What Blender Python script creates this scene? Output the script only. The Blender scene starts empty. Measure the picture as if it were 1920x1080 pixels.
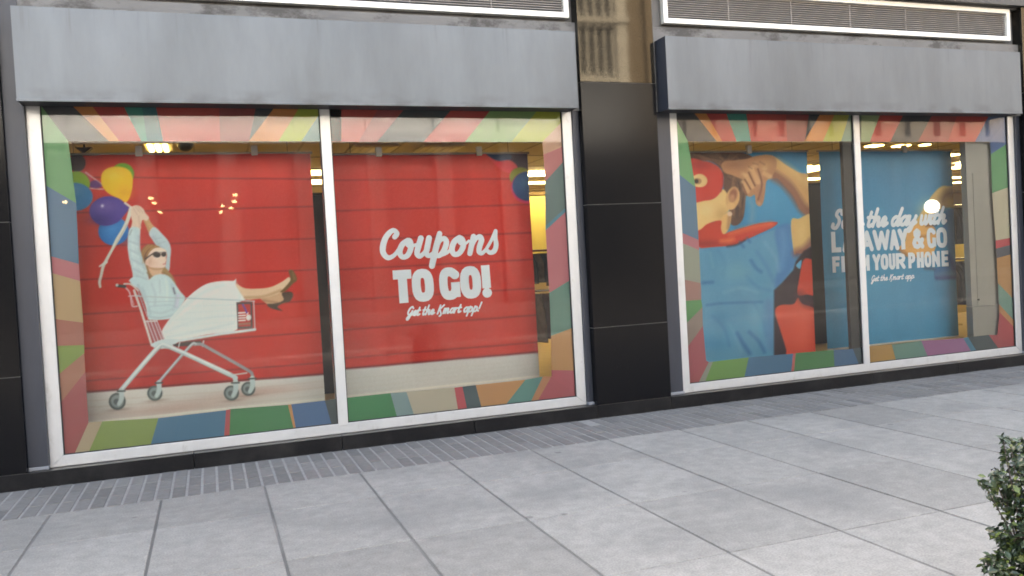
import bpy, bmesh, math, random
import numpy as np
from mathutils import Matrix, Vector

sc = bpy.context.scene
R = math.radians
rnd = random.Random(7)
rng = np.random.default_rng(7)

# ------------------------------------------------------------------ camera
FPX, YAW, PITCH, ROLL, CAMY, CAMZ = 1578.3, 0.34485, -0.025191, -0.055334, 7.43138, 1.5
def basis():
    f = np.array([math.sin(YAW)*math.cos(PITCH), math.cos(YAW)*math.cos(PITCH), math.sin(PITCH)])
    r = np.array([math.cos(YAW), -math.sin(YAW), 0.0]); u = np.cross(r, f)
    return (math.cos(ROLL)*r + math.sin(ROLL)*u, -math.sin(ROLL)*r + math.cos(ROLL)*u, f)
RT, UP, FW = basis()
EYE = np.array([0.0, -CAMY, CAMZ])
cam_data = bpy.data.cameras.new("camera"); cam = bpy.data.objects.new("camera", cam_data)
sc.collection.objects.link(cam); sc.camera = cam
M = Matrix.Identity(4)
for i in range(3):
    M[i][0] = RT[i]; M[i][1] = UP[i]; M[i][2] = -FW[i]; M[i][3] = EYE[i]
cam.matrix_world = M
cam_data.sensor_width = 36.0; cam_data.lens = 36.0*FPX/1920.0
cam_data.clip_start = 0.05; cam_data.clip_end = 2000.0

# ------------------------------------------------------------------ light
SUN_EL, SUN_AZ = R(47), R(0)
w = bpy.data.worlds.new("World"); sc.world = w; w.use_nodes = True
nt = w.node_tree; bg = nt.nodes["Background"]
sky = nt.nodes.new("ShaderNodeTexSky"); sky.sky_type = 'NISHITA'; sky.sun_disc = False
sky.sun_elevation = SUN_EL; sky.sun_rotation = SUN_AZ; sky.air_density = 1.0; sky.dust_density = 5.0; sky.ozone_density = 0.6
nt.links.new(sky.outputs[0], bg.inputs[0]); bg.inputs[1].default_value = 0.15
sd = bpy.data.lights.new("sun", 'SUN'); sd.energy = 2.4; sd.angle = R(0.5); sd.color = (1.0, 0.975, 0.94)
sun = bpy.data.objects.new("sun", sd); sc.collection.objects.link(sun)
to_sun = Vector((math.sin(SUN_AZ)*math.cos(SUN_EL), math.cos(SUN_AZ)*math.cos(SUN_EL), math.sin(SUN_EL)))
sun.rotation_euler = to_sun.to_track_quat('Z', 'Y').to_euler(); sun.location = (0, 10, 30)

sc.view_settings.view_transform = 'Standard'; sc.view_settings.look = 'None'
sc.view_settings.exposure = 3.55
sc.view_settings.use_white_balance = True; sc.view_settings.white_balance_temperature = 7800; sc.view_settings.white_balance_tint = 8; sc.view_settings.gamma = 1.0; sc.view_settings.use_curve_mapping = False
sc.render.engine = 'CYCLES'
sc.cycles.use_denoising = True
sc.cycles.max_bounces = 10; sc.cycles.transparent_max_bounces = 12
sc.cycles.filter_width = 1.75
sc.cycles.caustics_reflective = False; sc.cycles.caustics_refractive = False
sc.cycles.sample_clamp_indirect = 6.0

# ------------------------------------------------------------------ tracing helpers (photo pixel -> point on a plane of the place)
def ray(q):
    x = (q[0]-960.0)/FPX; y = (540.0-q[1])/FPX
    return FW + x*RT + y*UP
def on_y(q, y):
    d = ray(q); t = (y-EYE[1])/d[1]; return EYE + t*d
def on_z(q, z):
    d = ray(q); t = (z-EYE[2])/d[2]; return EYE + t*d
def project(P):
    d = np.asarray(P, float) - EYE; z = d @ FW
    return 960+FPX*(d @ RT)/z, 540-FPX*(d @ UP)/z
def lin(c):
    c = np.asarray(c, float)/255.0
    return np.where(c <= 0.04045, c/12.92, ((c+0.055)/1.055)**2.4)

# ------------------------------------------------------------------ materials
MATS = {}
def mat(name, color=(.5,.5,.5), rough=.5, metal=0.0, spec=.5, var=0.0, scale=4.0, bump=0.0, bscale=40.0, stretch=(1,1,1),
        emit=None, estr=0.0, dark=None, dscale=1.5, dlo=.5, dhi=.7, rvar=0.0):
    if name in MATS: return MATS[name]
    m = bpy.data.materials.new(name); m.use_nodes = True; t = m.node_tree; N = t.nodes; L = t.links
    b = N["Principled BSDF"]
    b.inputs["Base Color"].default_value = (*color, 1); b.inputs["Roughness"].default_value = rough
    b.inputs["Metallic"].default_value = metal; b.inputs["Specular IOR Level"].default_value = spec
    tc = N.new("ShaderNodeTexCoord"); mp = N.new("ShaderNodeMapping"); mp.inputs["Scale"].default_value = stretch
    L.new(tc.outputs["Object"], mp.inputs[0])
    col = None
    if var > 0:
        n = N.new("ShaderNodeTexNoise"); n.inputs["Scale"].default_value = scale; n.inputs["Detail"].default_value = 6; n.inputs["Roughness"].default_value = .65
        L.new(mp.outputs[0], n.inputs["Vector"])
        mr = N.new("ShaderNodeMapRange"); mr.inputs[1].default_value = .25; mr.inputs[2].default_value = .75
        mr.inputs[3].default_value = 1-var; mr.inputs[4].default_value = 1+var
        L.new(n.outputs["Fac"], mr.inputs[0])
        mx = N.new("ShaderNodeMix"); mx.data_type = 'RGBA'; mx.blend_type = 'MULTIPLY'; mx.inputs["Factor"].default_value = 1
        mx.inputs["A"].default_value = (*color, 1); L.new(mr.outputs[0], mx.inputs["B"]); col = mx.outputs["Result"]
        if rvar > 0:
            m2 = N.new("ShaderNodeMapRange"); m2.inputs[1].default_value = .3; m2.inputs[2].default_value = .7
            m2.inputs[3].default_value = max(.02, rough-rvar); m2.inputs[4].default_value = rough+rvar
            L.new(n.outputs["Fac"], m2.inputs[0]); L.new(m2.outputs[0], b.inputs["Roughness"])
    if dark is not None:
        n = N.new("ShaderNodeTexNoise"); n.inputs["Scale"].default_value = dscale; n.inputs["Detail"].default_value = 8; n.inputs["Roughness"].default_value = .7
        L.new(mp.outputs[0], n.inputs["Vector"])
        mr = N.new("ShaderNodeMapRange"); mr.inputs[1].default_value = dlo; mr.inputs[2].default_value = dhi
        L.new(n.outputs["Fac"], mr.inputs[0])
        mx = N.new("ShaderNodeMix"); mx.data_type = 'RGBA'
        L.new(mr.outputs[0], mx.inputs["Factor"])
        if col is not None: L.new(col, mx.inputs["A"])
        else: mx.inputs["A"].default_value = (*color, 1)
        mx.inputs["B"].default_value = (*dark, 1); col = mx.outputs["Result"]
    if col is not None: L.new(col, b.inputs["Base Color"])
    if bump > 0:
        n = N.new("ShaderNodeTexNoise"); n.inputs["Scale"].default_value = bscale; n.inputs["Detail"].default_value = 4
        L.new(tc.outputs["Object"], n.inputs["Vector"])
        bp = N.new("ShaderNodeBump"); bp.inputs["Strength"].default_value = bump; bp.inputs["Distance"].default_value = .01
        L.new(n.outputs["Fac"], bp.inputs["Height"]); L.new(bp.outputs[0], b.inputs["Normal"])
    if emit is not None:
        b.inputs["Emission Color"].default_value = (*emit, 1); b.inputs["Emission Strength"].default_value = estr
    MATS[name] = m; return m

def attr_mat(name, rough=.6, spec=.3, var=0.0, scale=8, bump=0.0, bscale=60, dark=None, dscale=1.0, dlo=.5, dhi=.8):
    m = mat(name, (.5,.5,.5), rough, 0, spec, bump=bump, bscale=bscale)
    t = m.node_tree; N = t.nodes; L = t.links; b = N["Principled BSDF"]
    a = N.new("ShaderNodeAttribute"); a.attribute_name = "Col"; out = a.outputs["Color"]
    tc = N.new("ShaderNodeTexCoord")
    if var > 0:
        n = N.new("ShaderNodeTexNoise"); n.inputs["Scale"].default_value = scale; n.inputs["Detail"].default_value = 8; n.inputs["Roughness"].default_value = .7
        L.new(tc.outputs["Object"], n.inputs["Vector"])
        mr = N.new("ShaderNodeMapRange"); mr.inputs[1].default_value = .25; mr.inputs[2].default_value = .75
        mr.inputs[3].default_value = 1-var; mr.inputs[4].default_value = 1+var
        L.new(n.outputs["Fac"], mr.inputs[0])
        mx = N.new("ShaderNodeMix"); mx.data_type = 'RGBA'; mx.blend_type = 'MULTIPLY'; mx.inputs["Factor"].default_value = 1
        L.new(out, mx.inputs["A"]); L.new(mr.outputs[0], mx.inputs["B"]); out = mx.outputs["Result"]
    if dark is not None:
        n = N.new("ShaderNodeTexNoise"); n.inputs["Scale"].default_value = dscale; n.inputs["Detail"].default_value = 5
        L.new(tc.outputs["Object"], n.inputs["Vector"])
        mr = N.new("ShaderNodeMapRange"); mr.inputs[1].default_value = dlo; mr.inputs[2].default_value = dhi; mr.inputs[4].default_value = .6
        L.new(n.outputs["Fac"], mr.inputs[0])
        mx = N.new("ShaderNodeMix"); mx.data_type = 'RGBA'
        L.new(mr.outputs[0], mx.inputs["Factor"]); L.new(out, mx.inputs["A"]); mx.inputs["B"].default_value = (*dark, 1); out = mx.outputs["Result"]
    L.new(out, b.inputs["Base Color"])
    return m

def glass_mat(name="window_glass", ior=1.54):
    m = bpy.data.materials.new(name); m.use_nodes = True; t = m.node_tree; N = t.nodes; L = t.links
    N.remove(N["Principled BSDF"]); o = N["Material Output"]
    tr = N.new("ShaderNodeBsdfTransparent"); tr.inputs[0].default_value = (.95,.97,.96,1)
    gl = N.new("ShaderNodeBsdfGlossy"); gl.inputs["Roughness"].default_value = 0.015
    fr = N.new("ShaderNodeFresnel"); fr.inputs[0].default_value = ior
    mx = N.new("ShaderNodeMixShader"); L.new(fr.outputs[0], mx.inputs[0]); L.new(tr.outputs[0], mx.inputs[1]); L.new(gl.outputs[0], mx.inputs[2])
    # a thin film of street dust on the outside
    df = N.new("ShaderNodeBsdfDiffuse"); df.inputs[0].default_value = (.7,.7,.68,1)
    tc = N.new("ShaderNodeTexCoord"); mp = N.new("ShaderNodeMapping"); mp.inputs["Scale"].default_value = (2.2, 1, .7)
    n = N.new("ShaderNodeTexNoise"); n.inputs["Scale"].default_value = 1.6; n.inputs["Detail"].default_value = 5
    L.new(tc.outputs["Object"], mp.inputs[0]); L.new(mp.outputs[0], n.inputs["Vector"])
    mr = N.new("ShaderNodeMapRange"); mr.inputs[1].default_value = .3; mr.inputs[2].default_value = .75; mr.inputs[3].default_value = .004; mr.inputs[4].default_value = .022
    L.new(n.outputs["Fac"], mr.inputs[0])
    m2 = N.new("ShaderNodeMixShader"); L.new(mr.outputs[0], m2.inputs[0]); L.new(mx.outputs[0], m2.inputs[1]); L.new(df.outputs[0], m2.inputs[2])
    L.new(m2.outputs[0], o.inputs[0]); MATS[name] = m; return m

ALU = mat("pale_aluminium", (.52,.525,.53), .38, 0.5, .5, var=.07, scale=3, stretch=(2,2,1), bump=.04, bscale=60, dark=(.33,.32,.305), dscale=5, dlo=.57, dhi=.82)
ALUW = mat("white_louver_frame", (.80,.78,.73), .4, 0.2, .5, var=.04, scale=5)
PAINT = mat("grey_blue_painted_metal", (.118,.133,.150), .38, 0.3, .5, var=.24, scale=.75, stretch=(2.2,1,.5), dark=(.09,.095,.105), dscale=4.5, dlo=.66, dhi=.86, bump=.02, bscale=25)  # broad noise paints soft patches of reflected light into the colour
PAINTD = mat("dark_blue_grey_metal", (.034,.038,.050), .38, .2, .5, var=.12, scale=3, stretch=(4,4,.6))
SILL = mat("grey_sill_metal", (.24,.255,.285), .4, .4)
BAND = mat("weathered_grey_metal", (.15,.145,.14), .55, .2, .4, var=.15, scale=2, stretch=(1,1,1.8), dark=(.065,.06,.056), dscale=1.8, dlo=.50, dhi=.60, bump=.06)
GRAN = mat("black_granite", (.0060,.0058,.0066), .13, 0, .17, var=.4, scale=140, bump=.02, bscale=140)
GRANS = mat("polished_black_granite", (.011,.010,.009), .04, 0, .44, var=.4, scale=120, bump=.022, bscale=2.2)
GRANS.node_tree.nodes["Principled BSDF"].inputs["Specular Tint"].default_value = (1.0, .87, .66, 1)  # warm tint stands in for the gold of the mirrored sunlit building
GRANP = mat("black_granite_plinth", (.0062,.0060,.0070), .32, 0, .3, var=.4, scale=40, bump=.03, bscale=120, dark=(.020,.0195,.0195), dscale=3.0, dlo=.48, dhi=.75)
GLASS = glass_mat()
VINYL = attr_mat("printed_vinyl", .45, .35)
PRINT = attr_mat("printed_banner_cloth", .62, .25, bump=.02, bscale=500)
WHITEINK = mat("white_print", (.80,.88,.97), .6, 0, .25)
ROD = mat("banner_rod_metal", (.35,.33,.32), .4, .6)
CLIP = mat("white_clip_plastic", (.75,.73,.68), .5)
CORD = mat("thin_grey_cord", (.12,.11,.10), .7)
def grime(m):   # grime along the lower edge and drip streaks from the top of the fascia sheet
    t = m.node_tree; N = t.nodes; L = t.links; b = N["Principled BSDF"]; src = b.inputs["Base Color"].links[0].from_socket
    tc = N.new("ShaderNodeTexCoord"); sx = N.new("ShaderNodeSeparateXYZ"); L.new(tc.outputs["Object"], sx.inputs[0])
    def rng_(sock, a, c, lo, hi):
        q = N.new("ShaderNodeMapRange"); q.inputs[1].default_value = a; q.inputs[2].default_value = c; q.inputs[3].default_value = lo; q.inputs[4].default_value = hi
        L.new(sock, q.inputs[0]); return q.outputs[0]
    def noise(scale, st):
        mp = N.new("ShaderNodeMapping"); mp.inputs["Scale"].default_value = st; L.new(tc.outputs["Object"], mp.inputs[0])
        n = N.new("ShaderNodeTexNoise"); n.inputs["Scale"].default_value = scale; n.inputs["Detail"].default_value = 6; L.new(mp.outputs[0], n.inputs["Vector"]); return n.outputs["Fac"]
    def mul(a, c):
        q = N.new("ShaderNodeMath"); q.operation = 'MULTIPLY'; L.new(a, q.inputs[0]); L.new(c, q.inputs[1]); return q.outputs[0]
    low = mul(rng_(sx.outputs[2], 2.95, 3.06, 1, 0), rng_(noise(3.5, (1, 1, 2)), .47, .66, 0, .75))
    drip = mul(rng_(sx.outputs[2], 3.25, 3.66, 0, 1), rng_(noise(5, (5, 1, .25)), .60, .78, 0, .45))
    ad = N.new("ShaderNodeMath"); ad.operation = 'ADD'; ad.use_clamp = True; L.new(low, ad.inputs[0]); L.new(drip, ad.inputs[1])
    mx = N.new("ShaderNodeMix"); mx.data_type = 'RGBA'; L.new(ad.outputs[0], mx.inputs["Factor"]); L.new(src, mx.inputs["A"]); mx.inputs["B"].default_value = (.062,.064,.068,1)
    L.new(mx.outputs["Result"], b.inputs["Base Color"])
grime(PAINT)

# ------------------------------------------------------------------ mesh helpers
def link(o, parent=None):
    sc.collection.objects.link(o)
    if parent is not None: o.parent = parent
    return o
def tag(o, label=None, cat=None, group=None, kind=None):
    if label: o["label"] = label
    if cat: o["category"] = cat
    if group: o["group"] = group
    if kind: o["kind"] = kind
    return o
def empty(name, loc=(0,0,0), **k):
    o = bpy.data.objects.new(name, None); o.location = loc; o.empty_display_size = .1
    link(o); tag(o, **k); return o
class MB:
    """collects world-space boxes, prisms, tubes; build() links them as ONE mesh object"""
    def __init__(s): s.v = []; s.f = []; s.m = []; s.c = []
    def add(s, vs, fs, mi=0, col=None):
        o = len(s.v); s.v += [tuple(map(float, p)) for p in vs]
        for f in fs: s.f.append([o+i for i in f]); s.m.append(mi)
        s.c += [col]*len(vs); return s
    def box(s, x0, x1, y0, y1, z0, z1, mi=0, col=None):
        return s.add([(x0,y0,z0),(x1,y0,z0),(x1,y1,z0),(x0,y1,z0),(x0,y0,z1),(x1,y0,z1),(x1,y1,z1),(x0,y1,z1)],
              [(3,2,1,0),(4,5,6,7),(0,1,5,4),(1,2,6,5),(2,3,7,6),(3,0,4,7)], mi, col)
    def prism(s, poly, y0, y1, mi=0, col=None):          # poly in (x,z), counter-clockwise seen from -y
        n = len(poly); vs = [(x,y0,z) for x,z in poly]+[(x,y1,z) for x,z in poly]
        fs = [tuple(range(n)), tuple(range(2*n-1, n-1, -1))]+[(i, i+n, (i+1)%n+n, (i+1)%n) for i in range(n)]
        return s.add(vs, fs, mi, col)
    def tube(s, pts, r, n=10, mi=0, col=None, cap=True):
        pts = [Vector(p) for p in pts]; rs = r if isinstance(r, (list, tuple)) else [r]*len(pts)
        vs = []; fs = []
        up = Vector((0,0,1)); prev = None
        for i, p in enumerate(pts):
            d = (pts[min(i+1, len(pts)-1)]-pts[max(i-1, 0)]).normalized()
            a = prev if prev is not None else (up if abs(d.z) < .9 else Vector((1,0,0)))
            a = (a-d*a.dot(d)).normalized(); prev = a; b = d.cross(a)
            for k in range(n):
                t = 2*math.pi*k/n; vs.append(p+(a*math.cos(t)+b*math.sin(t))*rs[i])
        for i in range(len(pts)-1):
            for k in range(n): fs.append((i*n+k, i*n+(k+1)%n, (i+1)*n+(k+1)%n, (i+1)*n+k))
        if cap: fs += [tuple(range(n-1, -1, -1)), tuple(range((len(pts)-1)*n, len(pts)*n))]
        return s.add(vs, fs, mi, col)
    def sphere(s, c, r, n=16, mi=0, sz=1.0):
        vs = []; fs = []
        for i in range(n//2+1):
            a = math.pi*i/(n//2)
            for k in range(n):
                b = 2*math.pi*k/n; vs.append((c[0]+r*math.sin(a)*math.cos(b), c[1]+r*math.sin(a)*math.sin(b), c[2]+r*sz*math.cos(a)))
        for i in range(n//2):
            for k in range(n): fs.append((i*n+k, (i+1)*n+k, (i+1)*n+(k+1)%n, i*n+(k+1)%n))
        return s.add(vs, fs, mi)
    def build(s, name, mats, parent=None, bevel=0.0, smooth=False, seg=2):
        me = bpy.data.meshes.new(name); me.from_pydata(s.v, [], s.f); me.validate(); me.update()
        for m in (mats if isinstance(mats, (list, tuple)) else [mats]): me.materials.append(m)
        if len(me.polygons) == len(s.m): me.polygons.foreach_set("material_index", s.m)
        if any(c is not None for c in s.c):
            a = me.attributes.new("Col", 'FLOAT_COLOR', 'POINT')
            a.data.foreach_set("color", np.array([(*(c if c is not None else (.5,.5,.5)), 1) for c in s.c], dtype=np.float32).ravel())
        o = bpy.data.objects.new(name, me)
        par_loc = parent.matrix_world.translation if parent is not None else Vector((0,0,0))
        link(o, parent)
        if parent is not None: o.location = -Vector(parent.location) if parent.parent is None else Vector((0,0,0))
        if smooth: me.polygons.foreach_set("use_smooth", [True]*len(me.polygons))
        if bevel > 0:
            b = o.modifiers.new("bevel", 'BEVEL'); b.width = bevel; b.segments = seg; b.limit_method = 'ANGLE'; b.angle_limit = R(40)
        return o
def child_fix(o):   # sub-part built in world coordinates under a part that is itself offset
    return o

# ------------------------------------------------------------------ ground, street
BRX = -1.016
ST_SLAB = attr_mat("concrete_slab", .78, .25, var=.22, scale=9, bump=.10, bscale=160, dark=(.11,.108,.103), dscale=1.1, dlo=.48, dhi=.76)
def fine(m):   # fine aggregate speckle on the pavement
    t = m.node_tree; N = t.nodes; L = t.links; b = N["Principled BSDF"]; src = b.inputs["Base Color"].links[0].from_socket
    tc = N.new("ShaderNodeTexCoord"); n = N.new("ShaderNodeTexNoise"); n.inputs["Scale"].default_value = 95; n.inputs["Detail"].default_value = 3
    L.new(tc.outputs["Object"], n.inputs["Vector"])
    mr = N.new("ShaderNodeMapRange"); mr.inputs[1].default_value = .3; mr.inputs[2].default_value = .7; mr.inputs[3].default_value = .82; mr.inputs[4].default_value = 1.18
    L.new(n.outputs["Fac"], mr.inputs[0])
    mx = N.new("ShaderNodeMix"); mx.data_type = 'RGBA'; mx.blend_type = 'MULTIPLY'; mx.inputs["Factor"].default_value = 1
    L.new(src, mx.inputs["A"]); L.new(mr.outputs[0], mx.inputs["B"]); L.new(mx.outputs["Result"], b.inputs["Base Color"])
fine(ST_SLAB)
def gum(m):
    t = m.node_tree; N = t.nodes; L = t.links; b = N["Principled BSDF"]; src = b.inputs["Base Color"].links[0].from_socket
    tc = N.new("ShaderNodeTexCoord"); v = N.new("ShaderNodeTexVoronoi"); v.inputs["Scale"].default_value = 1.7
    L.new(tc.outputs["Object"], v.inputs["Vector"])
    mr = N.new("ShaderNodeMapRange"); mr.inputs[1].default_value = .035; mr.inputs[2].default_value = .055; mr.inputs[3].default_value = .62; mr.inputs[4].default_value = 1.0
    L.new(v.outputs["Distance"], mr.inputs[0])
    mx = N.new("ShaderNodeMix"); mx.data_type = 'RGBA'; mx.blend_type = 'MULTIPLY'; mx.inputs["Factor"].default_value = 1
    L.new(src, mx.inputs["A"]); L.new(mr.outputs[0], mx.inputs["B"]); L.new(mx.outputs["Result"], b.inputs["Base Color"])
gum(ST_SLAB)
BRICK = attr_mat("grey_brick_paver", .75, .25, var=.22, scale=18, bump=.12, bscale=120)
GROUT = mat("grey_joint_grout", (.120,.115,.106), .9, var=.5, scale=.9)
MORT = mat("pale_brick_mortar", (.205,.198,.185), .9, var=.2, scale=20)
ASPH = mat("asphalt", (.045,.045,.046), .85, var=.25, scale=30, bump=.2, bscale=200)
KERB = mat("kerb_stone", (.17,.165,.16), .8, var=.15, scale=8)
X0, X1 = -16.1, 20.6
b = MB(); xs = []
k = math.floor((X0-.293)/.697)
while .293+.697*k < X1: xs.append(.293+.697*k); k += 1
ys = [BRX-.004, -1.79, -2.80, -3.81, -4.83, -5.84, -6.86, -7.87, -9.25]
for i in range(len(xs)-1):
    for j in range(len(ys)-1):
        g = .198*(1+rng.normal(0, .10)); c = (g*1.05, g*1.0, g*.905)
        jw = .0072+.002*rng.random(); cw = .0028
        b.box(xs[i]+jw, xs[i+1]-jw, ys[j+1]+cw, ys[j]-cw, -.045, rng.normal(0, .0006), 0, c)
tag(b.build("sidewalk", ST_SLAB, bevel=.004), kind="structure")
b = MB(); b.box(X0, X1, -9.25, BRX, -.06, -.006); tag(b.build("sidewalk_joints", GROUT), kind="structure")
b = MB(); x = X0
while x < X1:
    for (y0, y1) in ((-.1-.002, -.405), (-.41, -.71), (-.715, BRX+.004)):
        g = .126*(1+float(np.clip(rng.normal(0, .08), -.17, .17))); c = (g*1.05, g, g*.93)
        b.box(x+.011, x+.098, y1+.003, y0-.002, -.04, -.001+rng.normal(0, .0012), 0, c)
    x += .105
tag(b.build("brick_band", BRICK, bevel=.003), kind="structure")
b = MB(); b.box(X0, X1, BRX, -.1, -.06, -.0045); tag(b.build("brick_band_mortar", MORT), kind="structure")
b = MB(); b.box(X0, X1, -9.55, -9.25, -.3, 0); tag(b.build("kerb", KERB, bevel=.02), kind="structure")
b = MB(); b.add([(-300,-19.5,-.15),(300,-19.5,-.15),(300,-9.55,-.15),(-300,-9.55,-.15)], [(0,1,2,3)]); tag(b.build("road", ASPH), kind="structure")
b = MB(); b.box(-80, 110, -25.9, -19.5, -.3, 0); tag(b.build("far_sidewalk", mat("dark_far_paving", (.06,.06,.06), .8, var=.2, scale=3)), kind="structure")
b = MB(); b.add([(-600,-600,-.32),(600,-600,-.32),(600,600,-.32),(-600,600,-.32)], [(0,1,2,3)]); tag(b.build("ground", KERB), kind="structure")

# ------------------------------------------------------------------ storefront building shell
bld = empty("storefront_building", (4, 0, 0), label="dark granite storefront building carrying both display windows, with weathered metal band under the upper storey", cat="building")
DARKW = mat("dark_stone_upper_wall", (.05,.048,.047), .4, 0, .5, var=.3, scale=20)
b = MB()
b.box(-45, 55, -.13, 14.5, 4.235, 9.6)
b.build("upper_storey", DARKW, bld)
b = MB(); b.box(-45, -2.6, -.1, .3, .13, 4.23); b.box(10.4, 55, -.1, .3, .13, 4.23)
b.build("lower_wall", GRAN, bld)
b = MB(); b.box(-45, 55, 14.2, 14.5, 0, 4.23); b.box(-45, -44.7, .3, 14.2, 0, 4.23); b.box(54.7, 55, .3, 14.2, 0, 4.23)
b.build("rear_wall", DARKW, bld)
# metal band over the fascias (behind the louvres)
for (a0, a1) in ((-1.40, 3.44), (4.25, 9.205)):
    b = MB(); b.box(a0, a1, -.04, .2, 2.96, 3.80); b.box(a0, a1, .03, .2, 3.80, 4.232)
    b.box(a0, a1, -.04, .03, 4.215, 4.232)
    b.build("metal_band", BAND, bld)
# plinth: one stone course with joints
b = MB(); jx = [-45, -6.2, -4.2, -2.2, -.20, 1.00, 2.2, 3.44, 4.25, 5.45, 6.77, 8.0, 9.2, 11.2, 13.2, 55]
for i in range(len(jx)-1): b.box(jx[i]+.002, jx[i+1]-.002, -.1, .3, -.02, .122)
b.build("plinth", GRANP, bld, bevel=.003)

# granite piers
def pier(x0, x1, label):
    t = empty("granite_pier", ((x0+x1)/2, -.1, .122), label=label, cat="pier", group="black granite piers of the storefront")
    zs = [.123, .868, 2.052, 3.223, 4.234]
    for z0, z1 in zip(zs, zs[1:]):
        b = MB(); b.box(x0, x1, -.1-.0012*rnd.random(), .25, z0+.0025, z1-.0025)
        o = b.build("stone_slab", GRANS if z0 > 3 else GRAN, t, bevel=.002)
    b = MB(); b.box(x0+.004, x1-.004, -.094, .24, .123, 4.23); b.build("joint_backing", mat("pale_stone_joint", (.16,.16,.16), .8), t)
    return t
pier(-2.6, -1.40, "black granite pier left of the window with the woman in a shopping cart")
pier(3.44, 4.25, "wide black granite pier standing between the two display windows")
pier(9.205, 10.4, "black granite pier right of the blue banner window")

# ------------------------------------------------------------------ fascia boxes (cross-broken sheet metal)
def fascia(x0, x1, label):
    z0, z1, yf = 2.947, 3.652, -.25
    t = empty("fascia_box", ((x0+x1)/2, -.25, z0), label=label, cat="awning", group="grey metal fascia boxes over the windows")
    b = MB(); n = 3; e = .012
    xs = [x0+(x1-x0)*i/n for i in range(n+1)]
    for i in range(n):
        a, c = xs[i], xs[i+1]; m = (a+c)/2; mz = (z0+z1)/2
        b.add([(a,yf,z0),(c,yf,z0),(c,yf,z1),(a,yf,z1),(m,yf-.003-.002*rnd.random(),mz)], [(0,1,4),(1,2,4),(2,3,4),(3,0,4)])
    b.build("front_panel", PAINT, t)
    for xe in (x0, x1-.004):
        MB().box(xe, xe+.004, yf+.001, -.04, z0, z1).build("end_panel", PAINTD, t)
    b = MB(); b.add([(x0,yf,z1),(x1,yf,z1),(x1,-.04,z1),(x0,-.04,z1)], [(0,1,2,3)]); b.build("top_panel", PAINT, t)
    b = MB(); b.box(x0+.002, x1-.002, yf+.012, -.0, z0+.006, z0+.012); b.build("soffit_panel", mat("dark_soffit", (.03,.03,.035), .6), t)
    b = MB(); b.box(x0-.002, x1+.002, yf-.004, yf+.012, z0-.006, z0+.012); b.build("drip_edge", PAINT, t, bevel=.002)
    return t
fascia(-1.266, 3.337, "grey-blue metal fascia box above the red coupon banners")
fascia(4.296, 8.97, "grey-blue metal fascia box above the blue banners, its dark end panel showing")

# ------------------------------------------------------------------ louvre strips
def louvre(x0, x1, label):
    t = empty("louver_vent", ((x0+x1)/2, -.02, 3.842), label=label, cat="vent", group="louvered vents above the fascia boxes")
    z0, z1, f = 3.842, 4.212, .05
    for nm, poly in (("frame_rail", [(x0,z0),(x1,z0),(x1-f,z0+f),(x0+f,z0+f)]), ("frame_rail", [(x0+f,z1-f),(x1-f,z1-f),(x1,z1),(x0,z1)]),
                     ("frame_stile", [(x0,z0),(x0+f,z0+f),(x0+f,z1-f),(x0,z1)]), ("frame_stile", [(x1-f,z0+f),(x1,z0),(x1,z1),(x1-f,z1-f)])):
        MB().prism(poly, -.045, .02).build(nm, ALUW, t, bevel=.003)
    LV = mat("grey_louver_blade", (.27,.25,.235), .45, .3, var=.15, scale=6)
    b = MB(); n = 12
    for i in range(n):
        z = z0+f+(z1-z0-2*f)*(i+.2)/n; h = (z1-z0-2*f)/n
        b.box(x0+f, x1-f, -.018, .010, z, z+h*.34)
    b.build("louver_blades", LV, t)
    b = MB(); b.box(x0+f, x1-f, .0185, .026, z0+f, z1-f); b.build("back_plate", mat("black_vent_back", (.02,.019,.018), .8), t)
    k = 6
    for i in range(1, k):
        x = x0+(x1-x0)*i/k; MB().box(x-.004, x+.004, -.021, -.015, z0+f, z1-f).build("divider_rod", LV, t)
    return t
louvre(-1.24, 3.385, "long white framed louver vent above the red banner window")
louvre(4.415, 9.09, "long white framed louver vent above the blue banner window")

# ------------------------------------------------------------------ window border film, traced stripe by stripe
HAZE = .24  # share of pane reflection haze mixed into every stripe colour
def quadstrip(mb, pairs, cols, y):
    """pairs: (outer pixel, inner pixel) per stripe boundary; cols: one colour per stripe"""
    for i in range(len(cols)):
        o0, n0 = pairs[i]; o1, n1 = pairs[i+1]
        P = [on_y(q, y) for q in (o0, o1, n1, n0)]
        mb.add(P, [(0,1,2,3)], 0, tuple(lin(np.array(cols[i])*(1-HAZE)+np.array((176,166,160))*HAZE)))
G_, RD, DR, NV, TE, DT, OR, LI, SL = (70,150,90), (196,44,42), (150,42,46), (34,40,52), (28,140,130), (24,105,120), (226,128,52), (170,190,40), (88,118,122)
def top(xs_o, xs_i, yo, yi): return [((a, yo), (b_, yi)) for a, b_ in zip(xs_o, xs_i)]
GY = .03
decals = {}
d = MB()   # window with the cart, left pane
quadstrip(d, top([60,121,161,224-60,264,289,410,483,528,572,619,640], [128,204,224,224,276,306,413,468,466,522,565,640], 184, 265)[0:3], [(70,78,84), OR], GY)
d = MB()
quadstrip(d, top([66,121,161,224,264,289,410,483,528,572,619,640], [128,204,224,265,276,306,413,467,466,522,565,640], 184, 265), [NV, OR, RD, TE, DT, RD, DR, NV, OR, LI, (80,140,135)], GY)
quadstrip(d, [((66,184),(128,265)), ((80,344),(143,381)), ((86,478),(148,495)), ((90,510),(150,527)), ((94,597),(156,605)), ((97,649),(158,647)), ((98,712),(158,662)), ((102,770),(160,697)), ((104,855),(166,792))],
          [(84,158,96), (62,108,150), (188,92,108), (186,150,104), (168,88,74), (112,146,48), (170,100,76), (164,60,66)], GY)
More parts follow.
